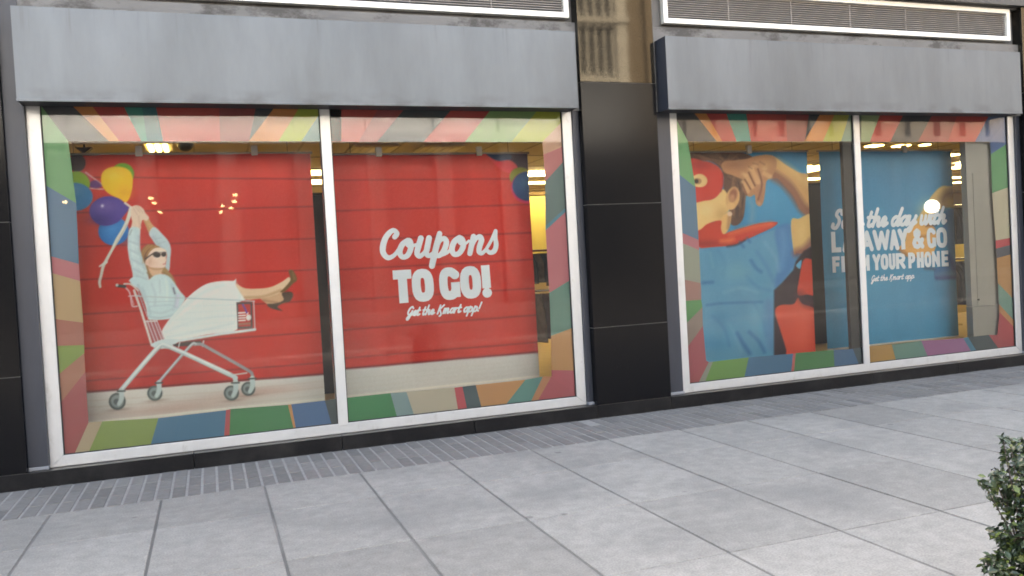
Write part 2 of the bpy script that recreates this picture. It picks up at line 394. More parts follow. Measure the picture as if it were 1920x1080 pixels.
quadstrip(d, [((104,855),(166,792)), ((140,850),(166,792)), ((167,846),(192,790)), ((282,836),(297,784)), ((420,822),(424,769)), ((430,821),(432,767)), ((551,806),(540,759)), ((555,805),(546,758)), ((622,797),(609,751)), ((646,794),(640,746))],
          [(160,62,66), (190,170,140), (126,158,70), (44,110,158), (188,66,72), (40,130,72), (206,140,78), (48,98,160), (44,62,70)], GY)
decals[0] = d
d = MB()
quadstrip(d, top([612,714,765,855,928,1017,1085], [612,672,707,794,872,959,1017], 196, 266), [RD, (160,44,52), (26,40,52), RD, (120,170,90), (176,190,40)], GY)
quadstrip(d, [((1085,196),(1017,266)), ((1085,262),(1019,290)), ((1086,270),(1022,341)), ((1086,366),(1023,424)), ((1086,374),(1023,432)), ((1089,513),(1030,549)), ((1092,608),(1033,630)), ((1095,695),(1034,694)), ((1096,752),(1034,706))],
          [(214,160,130), (206,110,112), (80,112,114), (60,130,160), (196,96,112), (74,130,120), (196,136,76), (186,72,88)], GY)
quadstrip(d, [((640,796),(640,747)), ((745,784),(732,737)), ((777,780),(762,735)), ((859,770),(852,727)), ((876,768),(867,725)), ((903,764),(892,722)), ((948,759),(985,712)), ((995,754),(1018,706)), ((1008,752),(1034,706)), ((1096,752),(1034,706))],
          [(34,130,74), (120,160,170), (196,190,172), (200,64,78), (44,72,84), (206,140,78), (70,140,138), (190,120,80), (180,70,84)], GY)
decals[1] = d
d = MB()   # window with the blue banners, left pane
quadstrip(d, top([1255,1292,1317,1357,1397,1473,1519,1546,1571,1597,1615], [1290,1344,1354,1381,1408,1476,1509,1507,1543,1577,1615], 200, 265), [NV, OR, RD, TE, RD, DR, NV, OR, (180,180,60), (96,140,120)], GY)
quadstrip(d, [((1255,200),(1290,265)), ((1262,318),(1304,351)), ((1268,432),(1310,450)), ((1270,452),(1311,469)), ((1273,522),(1314,531)), ((1275,565),(1315,562)), ((1277,616),(1317,576)), ((1279,665),(1318,611)), ((1281,728),(1324,676))],
          [(90,166,104), (66,116,160), (196,106,124), (150,160,146), (164,112,108), (66,150,78), (140,120,112), (172,66,80)], GY)
quadstrip(d, [((1281,728),(1324,676)), ((1306,725),(1329,679)), ((1319,723),(1337,678)), ((1394,715),(1404,670)), ((1483,704),(1487,663)), ((1488,703),(1492,662)), ((1565,693),(1563,656)), ((1612,687),(1599,654)), ((1630,684),(1620,650))],
          [(170,70,80), (140,150,140), (96,160,70), (46,108,160), (186,80,80), (52,124,70), (46,96,150), (44,64,76)], GY)
decals[2] = d
d = MB()
quadstrip(d, top([1604,1655,1700,1755,1800,1862,1905], [1604,1631,1669,1721,1777,1828,1856], 202, 266), [(130,160,110), RD, NV, DR, RD, (60,96,158)], GY)
quadstrip(d, [((1905,202),(1856,266)), ((1906,258),(1858,289)), ((1908,345),(1860,362)), ((1911,443),(1867,451)), ((1912,455),(1867,466)), ((1914,472),(1869,484)), ((1917,578),(1871,531)), ((1918,620),(1873,570)), ((1919,632),(1874,585)), ((1925,668),(1870,628))],
          [(70,104,164), (72,150,96), (190,186,162), (196,56,70), (56,64,82), (186,130,70), (84,138,130), (196,130,80), (184,64,72)], GY)
quadstrip(d, [((1615,694),(1620,650)), ((1683,686),(1672,646)), ((1744,679),(1727,639)), ((1827,669),(1806,634)), ((1837,668),(1815,632)), ((1879,662),(1854,628)), ((1925,668),(1870,628))],
          [(186,140,70), (96,150,142), (160,100,158), (60,130,170), (58,72,78), (180,66,74)], GY)
decals[3] = d

# ------------------------------------------------------------------ the two display windows
def window(a, b_, m0, m1, w, dl, dr, jl, jr, label):
    """a,b_: outer frame edges; m0,m1: mullion; w: stile width"""
    zb, zr, zt = .125, .212, 3.02
    t = empty("display_window", ((a+b_)/2, 0, zb), label=label, cat="window", group="aluminium framed display windows")
    MB().prism([(a,zb),(a+w,zr),(a+w,zt),(a,zt)], 0, .14).build("frame_stile", ALU, t, bevel=.003)
    MB().prism([(b_-w,zr),(b_,zb),(b_,zt),(b_-w,zt)], 0, .14).build("frame_stile", ALU, t, bevel=.003)
    MB().prism([(a+.001,zb),(b_-.001,zb),(b_-w,zr-.001),(a+w,zr-.001)], .001, .14).build("bottom_rail", ALU, t, bevel=.003)
    MB().box(a+w, b_-w, .01, .14, zt-.05, zt).build("top_rail", ALU, t)
    MB().box(m0, m1, -.002, .14, zr-.02, zt-.05).build("mullion", ALU, t, bevel=.003)
    for (g0, g1) in ((a+w, m0), (m1, b_-w)):
        MB().add([(g0,.022,zr),(g1,.022,zr),(g1,.022,zt-.05),(g0,.022,zt-.05)], [(0,1,2,3)]).build("glass_pane", GLASS, t)
        bk = MB(); bk.box(g0, g0+.008, .012, .021, zr, zt-.05); bk.box(g1-.008, g1, .012, .021, zr, zt-.05); bk.box(g0+.008, g1-.008, .012, .021, zr, zr+.008)
        bk.build("glazing_gasket", mat("black_gasket", (.02,.02,.02), .6), t)
    for i in (dl, dr): decals[i].build("border_decal", VINYL, t)
    for (j0, j1) in (jl, jr):
        MB().box(j0, j1, -.02 if j0 > -1 else -.046, .2, .152, 2.96 if j0 > -1 else 4.23).build("jamb_panel", PAINTD, t, bevel=.004)
        MB().box(j0+.001, j1-.001, -.045, .2, .123, .151).build("jamb_foot", SILL, t, bevel=.004)
    return t
window(-1.255, 3.372, .99, 1.075, .098, 0, 1, (-1.399,-1.2555), (3.3725,3.439), "left display window with red banners behind a colourful striped border, aluminium framed")
window(4.442, 9.130, 6.752, 6.833, .090, 2, 3, (4.251,4.4415), (9.1305,9.204), "right display window with blue banners behind a colourful striped border, aluminium framed")

# ------------------------------------------------------------------ 2-D print painting
def catmull(pts, n=6, closed=False):
    P = np.array(pts, float); m = len(P); out = []
    rngi = range(m) if closed else range(m-1)
    for i in rngi:
        if closed: p0, p1, p2, p3 = P[(i-1)%m], P[i], P[(i+1)%m], P[(i+2)%m]
        else: p0, p1, p2, p3 = P[max(i-1,0)], P[i], P[i+1], P[min(i+2,m-1)]
        for k in range(n):
            t = k/n
            out.append(.5*((2*p1)+(-p0+p2)*t+(2*p0-5*p1+4*p2-p3)*t*t+(-p0+3*p1-3*p2+p3)*t**3))
    if not closed: out.append(P[-1])
    return np.array(out)
def seg_d(X, Y, a, b_):
    dx, dy = b_[0]-a[0], b_[1]-a[1]; L2 = dx*dx+dy*dy+1e-12
    t = np.clip(((X-a[0])*dx+(Y-a[1])*dy)/L2, 0, 1)
    return np.hypot(X-(a[0]+t*dx), Y-(a[1]+t*dy)), t
class Painter:
    def __init__(s, X, Y, base):
        s.X = X; s.Y = Y; s.C = np.tile(np.asarray(base, float), (len(X), 1)); s.tf = lambda p: p
    def T(s, scale, ox, oy): s.tf = lambda p: [(ox+q[0]/scale, oy+q[1]/scale) for q in p]; s.sc = scale; return s
    def _apply(s, idx, cov, col, alpha):
        a = (cov*alpha)[:, None]; s.C[idx] = s.C[idx]*(1-a)+np.asarray(col, float)*a
    def _near(s, P, mrg):
        lo = P.min(0)-mrg; hi = P.max(0)+mrg
        return np.nonzero((s.X > lo[0]) & (s.X < hi[0]) & (s.Y > lo[1]) & (s.Y < hi[1]))[0]
    def poly(s, pts, col, blur=1.2, smooth=True, alpha=1.0):
        P = np.array(s.tf(pts), float)
        if smooth: P = catmull(P, 5, True)
        idx = s._near(P, blur*2+1)
        if len(idx) == 0: return
        X, Y = s.X[idx], s.Y[idx]; d = np.full(len(idx), 1e9); ins = np.zeros(len(idx), bool)
        for i in range(len(P)):
            a, b_ = P[i], P[(i+1) % len(P)]
            dd, _ = seg_d(X, Y, a, b_); d = np.minimum(d, dd)
            cr = ((a[1] > Y) != (b_[1] > Y))
            with np.errstate(divide='ignore', invalid='ignore'):
                xi = (b_[0]-a[0])*(Y-a[1])/(b_[1]-a[1]+1e-12)+a[0]
            ins ^= cr & (X < xi)
        sd_ = np.where(ins, -d, d); s._apply(idx, np.clip(.5-sd_/(2*blur), 0, 1), col, alpha)
    def stroke(s, pts, wd, col, blur=1.0, smooth=False, alpha=1.0):
        P = np.array(s.tf(pts), float); k = getattr(s, 'sc', 1.0)
        W = np.array(wd if isinstance(wd, (list, tuple)) else [wd]*len(P), float)/2/k
        if smooth and len(P) > 2:
            W = np.interp(np.linspace(0, len(P)-1, (len(P)-1)*5+1), np.arange(len(P)), W); P = catmull(P, 5)
        idx = s._near(P, W.max()+blur*2+1)
        if len(idx) == 0: return
        X, Y = s.X[idx], s.Y[idx]; d = np.full(len(idx), 1e9)
        for i in range(len(P)-1):
            dd, t = seg_d(X, Y, P[i], P[i+1]); d = np.minimum(d, dd-(W[i]*(1-t)+W[i+1]*t))
        s._apply(idx, np.clip(.5-d/(2*blur), 0, 1), col, alpha)
    def ell(s, c, rx, ry, col, ang=0, blur=1.2, alpha=1.0):
        c = s.tf([c])[0]; k = getattr(s, 'sc', 1.0); rx, ry = rx/k, ry/k
        dx, dy = s.X-c[0], s.Y-c[1]; ca, sa = math.cos(R(ang)), math.sin(R(ang))
        u, v = (dx*ca+dy*sa)/rx, (-dx*sa+dy*ca)/ry; r = np.hypot(u, v)
        sd_ = (r-1)*min(rx, ry); idx = np.nonzero(sd_ < blur*2)[0]
        s._apply(idx, np.clip(.5-sd_[idx]/(2*blur), 0, 1), col, alpha)
    def blob(s, c, rx, ry, col, ang=0, alpha=.6):
        c = s.tf([c])[0]; k = getattr(s, 'sc', 1.0); rx, ry = rx/k, ry/k
        dx, dy = s.X-c[0], s.Y-c[1]; ca, sa = math.cos(R(ang)), math.sin(R(ang))
        u, v = (dx*ca+dy*sa)/rx, (-dx*sa+dy*ca)/ry; g = np.exp(-(u*u+v*v)); idx = np.nonzero(g > .02)[0]
        s._apply(idx, g[idx], col, alpha)
BY = .45
def ripple(X, Z, seed):
    s_ = seed*1.7
    return (.007*np.sin(X*5.1+s_)+.0045*np.sin(X*11.3+s_*2+.6*Z)+.003*np.sin(X*21+1.1*Z+s_*3)
            + .006*np.sin(Z*3.1+X*1.3+s_)*np.clip((Z-.4)/2.2, 0, 1)+.003*np.exp(-((Z-2.3)/.35)**2)*np.sin(X*31+s_))
def banner(name, x0, x1, z0, z1, seed, paint, label, step=.0085, clips=()):
    t = empty(name, ((x0+x1)/2, BY, z0), label=label, cat="banner")
    nx = int((x1-x0)/step)+1; nz = int((z1-z0)/step)+1
    gx = np.linspace(x0, x1, nx); gz = np.linspace(z0, z1, nz); XX, ZZ = np.meshgrid(gx, gz)
    XX = XX.ravel(); ZZ = ZZ.ravel(); YY = BY+ripple(XX, ZZ, seed)
    flat = np.stack([XX, np.full_like(XX, BY), ZZ], 1); px, py = project(flat)
    C_ = paint(px, py, XX, ZZ)+rng.normal(0, 2.2, (len(XX), 1))
    col = np.ones((len(XX), 4), np.float32); col[:, :3] = np.clip(lin(np.clip(C_, 0, 255))*1.12, 0, .9)
    me = bpy.data.meshes.new("cloth")
    i = np.arange(nx*nz).reshape(nz, nx)
    F = np.stack([i[:-1,:-1], i[:-1,1:], i[1:,1:], i[1:,:-1]], -1).reshape(-1, 4)
    V = np.stack([XX, YY, ZZ], 1)-np.array(t.location)
    me.vertices.add(len(V)); me.vertices.foreach_set("co", V.astype(np.float32).ravel())
    me.loops.add(F.size); me.loops.foreach_set("vertex_index", F.ravel().astype(np.int32))
    me.polygons.add(len(F)); me.polygons.foreach_set("loop_start", np.arange(0, F.size, 4, dtype=np.int32)); 
    me.update(calc_edges=True); me.validate()
    me.polygons.foreach_set("use_smooth", np.ones(len(F), bool))
    at = me.attributes.new("Col", 'FLOAT_COLOR', 'POINT'); at.data.foreach_set("color", col.ravel())
    me.materials.append(PRINT); o = bpy.data.objects.new("cloth", me); link(o, t)
    MB().tube([(x0-.02, BY+.006, z1+.008), (x1+.02, BY+.006, z1+.008)], .011).build("top_rod", ROD, t)
    xs_ = np.linspace(x0, x1, 60); pts = [(x, BY+ripple(x, z0, seed)+.002, z0-.006) for x in xs_]
    MB().tube(pts, .0095, 8).build("hem_bar", mat("hem_"+name, tuple(np.clip(np.array(lin(paint.hem)), 0, 1)), .5), t, smooth=True)
    for cx in clips:
        c = MB(); c.box(cx-.028, cx+.028, BY-.02, BY+.03, z1-.015, z1+.075)
        o = c.build("hanging_clip", CLIP, t, bevel=.006)
    for cx in (x0+.2, x1-.2):
        MB().tube([(cx, BY+.006, z1+.01), (cx, BY+.006, 3.09)], .0025, 6).build("hanging_wire", CORD, t)
    return t

# marching squares: a signed distance field on the banner plane -> one clean flat mesh
def field_mesh(name, parent, segs, x0, x1, z0, z1, seed, step, m, off=.0025):
    """segs: list of (ax,az,bx,bz,ra,rb,square)"""
    nx = int((x1-x0)/step)+2; nz = int((z1-z0)/step)+2
    gx = x0+step*np.arange(nx); gz = z0+step*np.arange(nz); XX, ZZ = np.meshgrid(gx, gz); Fd = np.full(XX.shape, 1.0)
    for (ax, az, bx, bz, ra, rb, sq) in segs:
        rm = max(ra, rb)*1.5+2*step
        i0 = max(int((min(ax,bx)-rm-x0)/step), 0); i1 = min(int((max(ax,bx)+rm-x0)/step)+2, nx)
        j0 = max(int((min(az,bz)-rm-z0)/step), 0); j1 = min(int((max(az,bz)+rm-z0)/step)+2, nz)
        if i1 <= i0 or j1 <= j0: continue
        X, Z = XX[j0:j1,i0:i1], ZZ[j0:j1,i0:i1]
        if sq:
            L = math.hypot(bx-ax, bz-az) or 1e-9; ux, uz = (bx-ax)/L, (bz-az)/L
            u = (X-(ax+bx)/2)*ux+(Z-(az+bz)/2)*uz; v = -(X-(ax+bx)/2)*uz+(Z-(az+bz)/2)*ux
            d_ = np.maximum(abs(u)-L/2-ra, abs(v)-ra)
        else:
            dd, t = seg_d(X, Z, (ax,az), (bx,bz)); d_ = dd-(ra*(1-t)+rb*t)
        Fd[j0:j1,i0:i1] = np.minimum(Fd[j0:j1,i0:i1], d_)
    vid = {}; V = []; faces = []
    def vert(key, x, z):
        if key not in vid: vid[key] = len(V); V.append((x, z))
        return vid[key]
    ins = Fd < 0
    act = np.argwhere(ins[:-1,:-1] | ins[:-1,1:] | ins[1:,1:] | ins[1:,:-1])
    for j, i in act:
        c = [(j,i),(j,i+1),(j+1,i+1),(j+1,i)]; poly = []
        for k in range(4):
            p, q = c[k], c[(k+1)%4]; fp, fq = Fd[p], Fd[q]
            if fp < 0: poly.append(vert(p, gx[p[1]], gz[p[0]]))
            if (fp < 0) != (fq < 0):
                t = fp/(fp-fq); t = min(max(t, .02), .98); key = (p, q) if p < q else (q, p)
                poly.append(vert(key, gx[p[1]]+t*(gx[q[1]]-gx[p[1]]), gz[p[0]]+t*(gz[q[0]]-gz[p[0]])))
        if len(poly) >= 3: faces.append(poly)
    V = np.array(V); vs = [(x, BY+ripple(x, z, seed)-off, z) for x, z in V]
    mb = MB(); mb.add(vs, faces); return mb.build(name, m, parent, smooth=True)
def quadmap(bl, br, tr, tl):
    B = [on_y(q, BY)[[0,2]] for q in (bl, br, tr, tl)]
    def f(u, v): return B[0]*(1-u)*(1-v)+B[1]*u*(1-v)+B[2]*u*v+B[3]*(1-u)*v
    h = float(np.linalg.norm(B[3]-B[0])); wd = float(np.linalg.norm(B[1]-B[0]))
    return f, h, wd
def sup(n=20):
    P = []
    for i in range(n+1):
        a = 2*math.pi*i/n; c, s_ = math.cos(a), math.sin(a)
        P.append((.5+.5*math.copysign(abs(c)**.72, c), .5+.5*math.copysign(abs(s_)**.72, s_)))
    return P
def garc():
    P = [p for p in sup(24)]; P = P[3:22]; return [(1,.86)]+P[1:]+[(1,.28)]
BLOCK = {
 'T': [[(0,1),(1,1)],[(.5,1),(.5,0)]], 'O': [sup()], 'G': [garc(), [(1,.1),(1,.36)], [(1.0,.44),(.84,.44)]],
 '!': [[(.5,1),(.5,.40)]], 'L': [[(0,1),(0,0)],[(0,0),(1,0)]], 'A': [[(0,-.03),(.5,1.0)],[(.5,1.0),(1,-.03)],[(.2,.27),(.8,.27)]],
 'Y': [[(0,1.03),(.5,.46)],[(1,1.03),(.5,.46)],[(.5,.46),(.5,0)]], 'W': [[(0,1.02),(.25,0)],[(.25,0),(.5,.95)],[(.5,.95),(.75,0)],[(.75,0),(1,1.02)]],
 'F': [[(0,0),(0,1)],[(0,1),(1,1)],[(0,.5),(.85,.5)]], 'E': [[(0,0),(0,1)],[(0,1),(1,1)],[(0,.5),(.85,.5)],[(0,0),(1,0)]],
 'R': [[(0,0),(0,1)],[(0,1),(.55,1),(.9,.92),(1,.74),(.9,.56),(.55,.47),(0,.47)],[(.5,.47),(1,-.02)]],
 'P': [[(0,0),(0,1)],[(0,1),(.55,1),(.9,.92),(1,.72),(.9,.52),(.55,.42),(0,.42)]],
 'M': [[(0,0),(0,1)],[(0,1),(.5,.25)],[(.5,.25),(1,1)],[(1,0),(1,1)]], 'N': [[(0,0),(0,1)],[(0,1),(1,0)],[(1,0),(1,1)]],
 'H': [[(0,0),(0,1)],[(1,0),(1,1)],[(0,.5),(1,.5)]], 'U': [[(0,1),(0,.25)],[(0,.25),(.08,.1),(.28,0),(.5,-.02),(.72,0),(.92,.1),(1,.25)],[(1,.25),(1,1)]],
 '&': [[(1,0),(.62,.38),(.2,.74),(.18,.88),(.4,1),(.62,.9),(.6,.74),(.12,.4),(.0,.22),(.12,.04),(.4,-.02),(.7,.08),(1,.42)]],
}
def block_text(quad, letters, wt):
    f, h, wd = quadmap(*quad); r = wt*h/2; segs = []
    for ch, a, b_ in letters:
        iu = r/wd; iv = r/h
        for si_, st in enumerate(BLOCK[ch]):
            rr = r*.58 if (ch == 'G' and si_ == 2) else r
            st = [(a+iu+p[0]*(b_-a-2*iu), iv+p[1]*(1-2*iv)) for p in st]
            ax = len(st) == 2 and (abs(st[0][0]-st[1][0]) < 1e-6 or abs(st[0][1]-st[1][1]) < 1e-6)
            for p, q in zip(st, st[1:]):
                P, Q = f(*p), f(*q); segs.append((P[0], P[1], Q[0], Q[1], rr, rr, ax))
        if ch == '!':
            P = f((a+b_)/2, iv*1.1); segs.append((P[0], P[1], P[0]+.001, P[1], r*1.1, r*1.1, False))
    return segs
CUR = {
 'a': (1.0, [[(.8,.85),(.5,1),(.15,.65),(.2,.1),(.5,.05),(.8,.6),(.88,1),(.76,.3),(.86,0),(1.08,.25)]]),
 'd': (1.05, [[(.8,.85),(.5,1),(.15,.65),(.2,.1),(.5,.05),(.82,.7)],[(1.0,1.95),(.78,.4),(.88,0),(1.12,.25)]]),
 'e': (.85, [[(-.05,.3),(.3,.42),(.62,.75),(.45,1),(.2,.8),(.12,.3),(.4,0),(.88,.3)]]),
 'h': (1.0, [[(.32,1.95),(.08,.0)],[(.15,.4),(.45,.95),(.7,.9),(.64,.2),(.8,0),(1.02,.25)]]),
 'i': (.5, [[(.2,1),(.12,.2),(.3,0),(.52,.25)],[(.29,1.5),(.30,1.55)]]),
 'm': (1.45, [[(.15,1),(.05,0)],[(.1,.5),(.4,1),(.57,.85),(.48,0)],[(.52,.5),(.85,1),(1.05,.85),(.97,.1),(1.12,0),(1.42,.25)]]),
 'p': (1.05, [[(.25,1.1),(-.02,-.85)],[(.12,.5),(.5,1),(.8,.75),(.68,.15),(.35,.0),(.12,.2)],[(.68,.15),(1.05,.25)]]),
 'r': (.75, [[(.15,1),(.05,0)],[(.1,.5),(.35,.95),(.62,.9)]]),
 't': (.65, [[(.3,1.6),(.12,.3),(.27,0),(.62,.22)],[(-.02,1),(.55,1.04)]]),
 'v': (.85, [[(.0,.9),(.15,1),(.25,.1),(.45,.05),(.75,.6),(.75,1),(.95,.9)]]),
 'w': (1.25, [[(.05,1),(.1,.15),(.3,0),(.55,.3),(.62,1),(.62,.2),(.8,0),(1.05,.4),(1.1,1),(1.28,.9)]]),
 'y': (.95, [[(.1,1),(.1,.3),(.35,.05),(.7,.5)],[(.84,1),(.66,0),(.45,-.7),(.15,-.75),(.2,-.45),(.98,.25)]]),
 'S': (1.0, [[(.85,1.5),(.72,1.86),(.36,1.82),(.26,1.4),(.6,1.0),(.66,.5),(.4,.0),(.05,.1),(.05,.42)]]),
 'G': (1.25, [[(1.05,1.5),(.8,1.85),(.35,1.5),(.15,.7),(.4,.2),(.8,.5),(1.0,1.0)],[(1.0,1.0),(.8,0),(.5,-.8),(.2,-.7),(.4,-.2),(1.25,.25)]]),
 'K': (1.35, [[(.4,1.8),(.2,.0)],[(1.2,1.8),(.4,.9)],[(.45,.95),(.8,.3),(1.0,-.2),(.75,-.5)]]),
 '!': (.5, [[(.42,1.85),(.22,.55)],[(.12,.05),(.13,.1)]]), ' ': (.55, []),
}
def cursive_text(quad, text, xh, wt, slant=.26):
    """quad spans baseline..ascender(1.9 x-heights); xh ignored when the quad height gives it"""
    f, h, wd = quadmap(*quad); tot = sum(CUR[c][0] for c in text); x = 0; segs = []; r = wt*h/1.9/2
    for c in text:
        adv, sts = CUR[c]
        for st in sts:
            P = catmull(st, 5) if len(st) > 2 else np.array(st)
            Q = [f((x+p[0]+slant*p[1]*.6)/tot, p[1]/1.9) for p in P]
            for a, b_ in zip(Q, Q[1:]): segs.append((a[0], a[1], b_[0], b_[1], r, r, False))
        x += adv
    return segs
def traced(strokes, sc_, ox, oy):
    segs = []
    for pts, wd in strokes:
        P = [on_y((ox+x/sc_, oy+y/sc_), BY)[[0,2]] for x, y in pts]
        W = wd if isinstance(wd, (list, tuple)) else [wd]*len(P)
        W = [w_/2/sc_*.0049 for w_ in W]
        W = np.interp(np.linspace(0, len(P)-1, (len(P)-1)*6+1), np.arange(len(P)), W); P = catmull(P, 6)
        for i in range(len(P)-1): segs.append((P[i][0], P[i][1], P[i+1][0], P[i+1][1], W[i], W[i+1], False))
    return segs
def extent(segs, m_=.06):
    a = np.array([s_[:4] for s_ in segs]); return a[:, [0,2]].min()-m_, a[:, [0,2]].max()+m_, a[:, [1,3]].min()-m_, a[:, [1,3]].max()+m_

RED = (198,48,38)
def planks(P, lines, w_=2.2, col=(118,30,28)):
    for a, b_ in lines:
        P.T(1,0,0); P.stroke([a, b_], w_, col, blur=1.4, alpha=.75)
def wood(P, col, X, Z):
    n = np.sin(X*47+np.sin(X*9)*2)*.5+np.sin(X*131)*.3
    return n
# ---- banner with the woman in the shopping cart
def paint_a(px, py, X, Z):
    P = Painter(px, py, RED); n = np.sin(Z*5.2+.7)*4+np.sin(X*3.1)*4
    P.C += n[:, None]*np.array([1,.3,.25])
    P.T(1,0,0)
    P.blob((330,610), 130, 150, (172,40,40), 0, .75); P.blob((520,650), 110, 60, (205,46,36), 0, .4); P.blob((160,600), 40, 160, (214,58,34), 0, .6)
    planks(P, [((140,332),(592,336)), ((140,399),(592,387)), ((140,463),(597,447)), ((140,525),(600,505)), ((140,590),(602,563)), ((140,655),(604,622)), ((140,716),(606,680))])
    P.poly([(120,738),(162,735),(400,719),(612,701),(622,760),(120,830)], (214,212,208), 1.2, False)
    P.stroke([(120,738),(162,735),(612,701)], 3.5, (105,28,28), 1.6)
    for y_, a_ in ((752,.25),(764,.3),(778,.2)): P.stroke([(160,y_),(400,y_-16),(606,y_-38)], 1.6, (176,156,138), 1.6, alpha=a_)
    P.blob((330,765), 130, 12, (190,150,140), -6, .5); P.blob((480,735), 90, 8, (186,140,130), -6, .5); P.stroke([(120,800),(165,793),(612,748)], 5, (232,228,220), 1.2)
    # balloons
    P.T(4.908,120,260)
    P.ell((120,222), 78, 84, (56,34,40)); P.poly([(110,320),(190,300),(255,350),(235,420),(190,400)], (206,70,92))
    P.stroke([(200,310),(355,425)], 12, (226,180,176), 1.2); P.stroke([(240,455),(360,465)], 10, (226,190,190), 1.2)
    P.poly([(235,440),(250,390),(300,385),(350,435),(300,455)], (110,60,120), 1.4)
    P.ell((120,410), 118, 110, (136,176,38), 20); P.ell((95,535), 168, 130, (44,126,182), 0); P.blob((70,470), 90, 60, (120,180,210), 0, .4)
    P.ell((540,325), 105, 100, (104,164,44)); 
    P.poly([(340,380),(355,310),(410,270),(490,258),(575,275),(625,330),(632,430),(605,540),(568,585),(520,560),(420,510),(360,450)], (240,186,30))
    P.blob((450,340), 80, 60, (250,208,70), 0, .6); P.blob((560,500), 70, 60, (214,150,20), 0, .6)
    P.ell((455,850), 140, 132, (36,118,190), 0); P.blob((440,830), 90, 60, (70,150,214), 0, .5); P.blob((560,900), 70, 70, (30,92,168), 0, .6)
    P.poly([(232,670),(255,600),(330,545),(420,530),(510,555),(575,610),(600,635),(560,700),(500,765),(410,800),(320,790),(255,735)], (76,56,140))
    P.blob((380,620), 110, 60, (112,90,168), 0, .7); P.blob((330,750), 110, 45, (58,40,120), 0, .6); P.blob((352,618), 14, 14, (225,210,235), 0, .9)
    # ribbon
    P.T(5.686,180,370)
    P.stroke([(375,120),(335,250),(290,350),(230,450),(170,560),(110,670),(75,740),(55,830),(38,900),(45,955)], [46,40,42,44,30,34,34,30,30,24], (214,214,202), 1.1, True)
    P.stroke([(110,690),(40,735)], [30,18], (222,222,212), 1.0); P.stroke([(330,290),(260,420),(190,545)], [6,8,4], (176,176,160), .8, True)
    P.stroke([(310,60),(380,110)], 20, (225,215,200), 1.0)
    # far arm
    P.poly([(500,215),(545,205),(590,275),(625,330),(575,385),(530,300)], (206,160,116)); P.stroke([(520,260),(575,360)], 14, (176,126,84), 1.2, alpha=.6)
    P.poly([(620,315),(710,395),(770,465),(798,545),(792,650),(783,770),(760,790),(735,770),(748,680),(752,600),(715,580),(650,520),(600,450),(565,385)], (186,206,214))
    P.stroke([(610,420),(680,520),(740,580)], 30, (156,176,188), 2.2, True, .6); P.stroke([(640,440),(700,430)], 8, (150,168,180), 1.2, alpha=.6); P.stroke([(670,490),(740,470)], 8, (150,168,180), 1.2, alpha=.6)
    # hair back, face
    P.poly([(478,600),(500,540),(550,505),(620,505),(690,540),(660,600),(580,680),(545,760),(510,760),(490,700)], (150,104,60)); P.blob((520,640), 40, 70, (112,72,44), 0, .7)
    P.stroke([(525,720),(545,790),(590,840),(600,910)], [60,52,40,20], (146,108,66), 1.2, True); P.stroke([(555,830),(585,905)], 12, (196,160,110), 1.2, alpha=.7)
    P.stroke([(705,760),(760,820),(800,860),(840,920)], [70,66,50,20], (160,124,80), 1.2, True); P.stroke([(760,850),(800,900)], 12, (206,176,130), 1.2, alpha=.7)
    P.poly([(560,735),(640,740),(712,750),(700,800),(705,840),(640,850),(585,820)], (212,172,138)); P.stroke([(570,750),(640,768),(705,757)], 16, (170,124,92), 1.6, True, .7)
    P.poly([(545,650),(570,590),(620,545),(680,535),(740,560),(752,600),(748,640),(754,670),(742,690),(746,715),(728,748),(660,750),(580,740),(528,705)], (232,206,190))
    P.blob((600,700), 60, 40, (214,170,146), 0, .4); P.stroke([(715,712),(742,708)], 9, (190,96,92), 1.0); P.stroke([(742,640),(750,672)], 6, (205,170,150), 1.0)
    P.ell((648,610), 42, 31, (38,32,32), 8, .9); P.ell((722,606), 27, 27, (44,36,36), 0, .9); P.stroke([(530,655),(600,606),(640,590)], 14, (52,42,38), .9, True); P.stroke([(640,590),(745,588)], 9, (52,42,38), .9)
    P.ell((536,700), 14, 22, (220,182,160), 10)
    # near hand and arm
    P.poly([(372,130),(392,95),(430,85),(470,95),(505,125),(530,170),(565,215),(540,250),(500,240),(480,290),(470,350),(375,350),(385,260),(370,190)], (226,200,180))
    for q in ([(420,100),(470,160)], [(445,95),(500,165)], [(400,120),(440,185)]): P.stroke(q, 7, (188,150,132), .9, alpha=.6)
    P.stroke([(455,200),(470,320)], 16, (198,160,140), 1.6, alpha=.5)
    P.poly([(362,330),(465,335),(468,450),(472,560),(500,660),(545,780),(570,900),(560,960),(370,900),(358,880),(392,850),(380,760),(352,640),(338,500)], (192,214,220))
    P.stroke([(395,370),(392,560),(420,760)], 26, (214,232,236), 3, True, .6); P.stroke([(460,420),(470,600),(520,760)], 22, (158,180,192), 2.6, True, .6); P.stroke([(360,400),(380,350)], 12, (130,140,150), 1.2, alpha=.6)
    for q in ([(362,470),(445,500)], [(362,560),(455,600)], [(385,660),(485,715)], [(400,760),(505,815)], [(430,840),(545,870)]): P.stroke(q, 12, (150,174,188), 2.2, alpha=.55)
    for q in ([(375,500),(440,530)], [(385,600),(460,640)], [(405,710),(500,770)]): P.stroke(q, 9, (224,240,244), 2.0, alpha=.5)
    for q in ([(600,512),(545,556),(508,620),(500,700)], [(640,522),(580,556),(540,620)], [(560,510),(515,560),(490,620)]): P.stroke(q, 9, (196,150,92), 1.4, True, .6)
    for q in ([(570,548),(528,610),(520,700)], [(545,800),(575,870)], [(720,800),(790,850)]): P.stroke(q, 8, (96,62,38), 1.4, True, .6)
    P.blob((575,680), 28, 60, (196,150,126), 10, .55); P.blob((690,575), 40, 18, (244,224,212), 0, .7); P.blob((700,690), 30, 26, (240,212,198), 0, .5)
    # torso
    P.T(3.485,190,480)
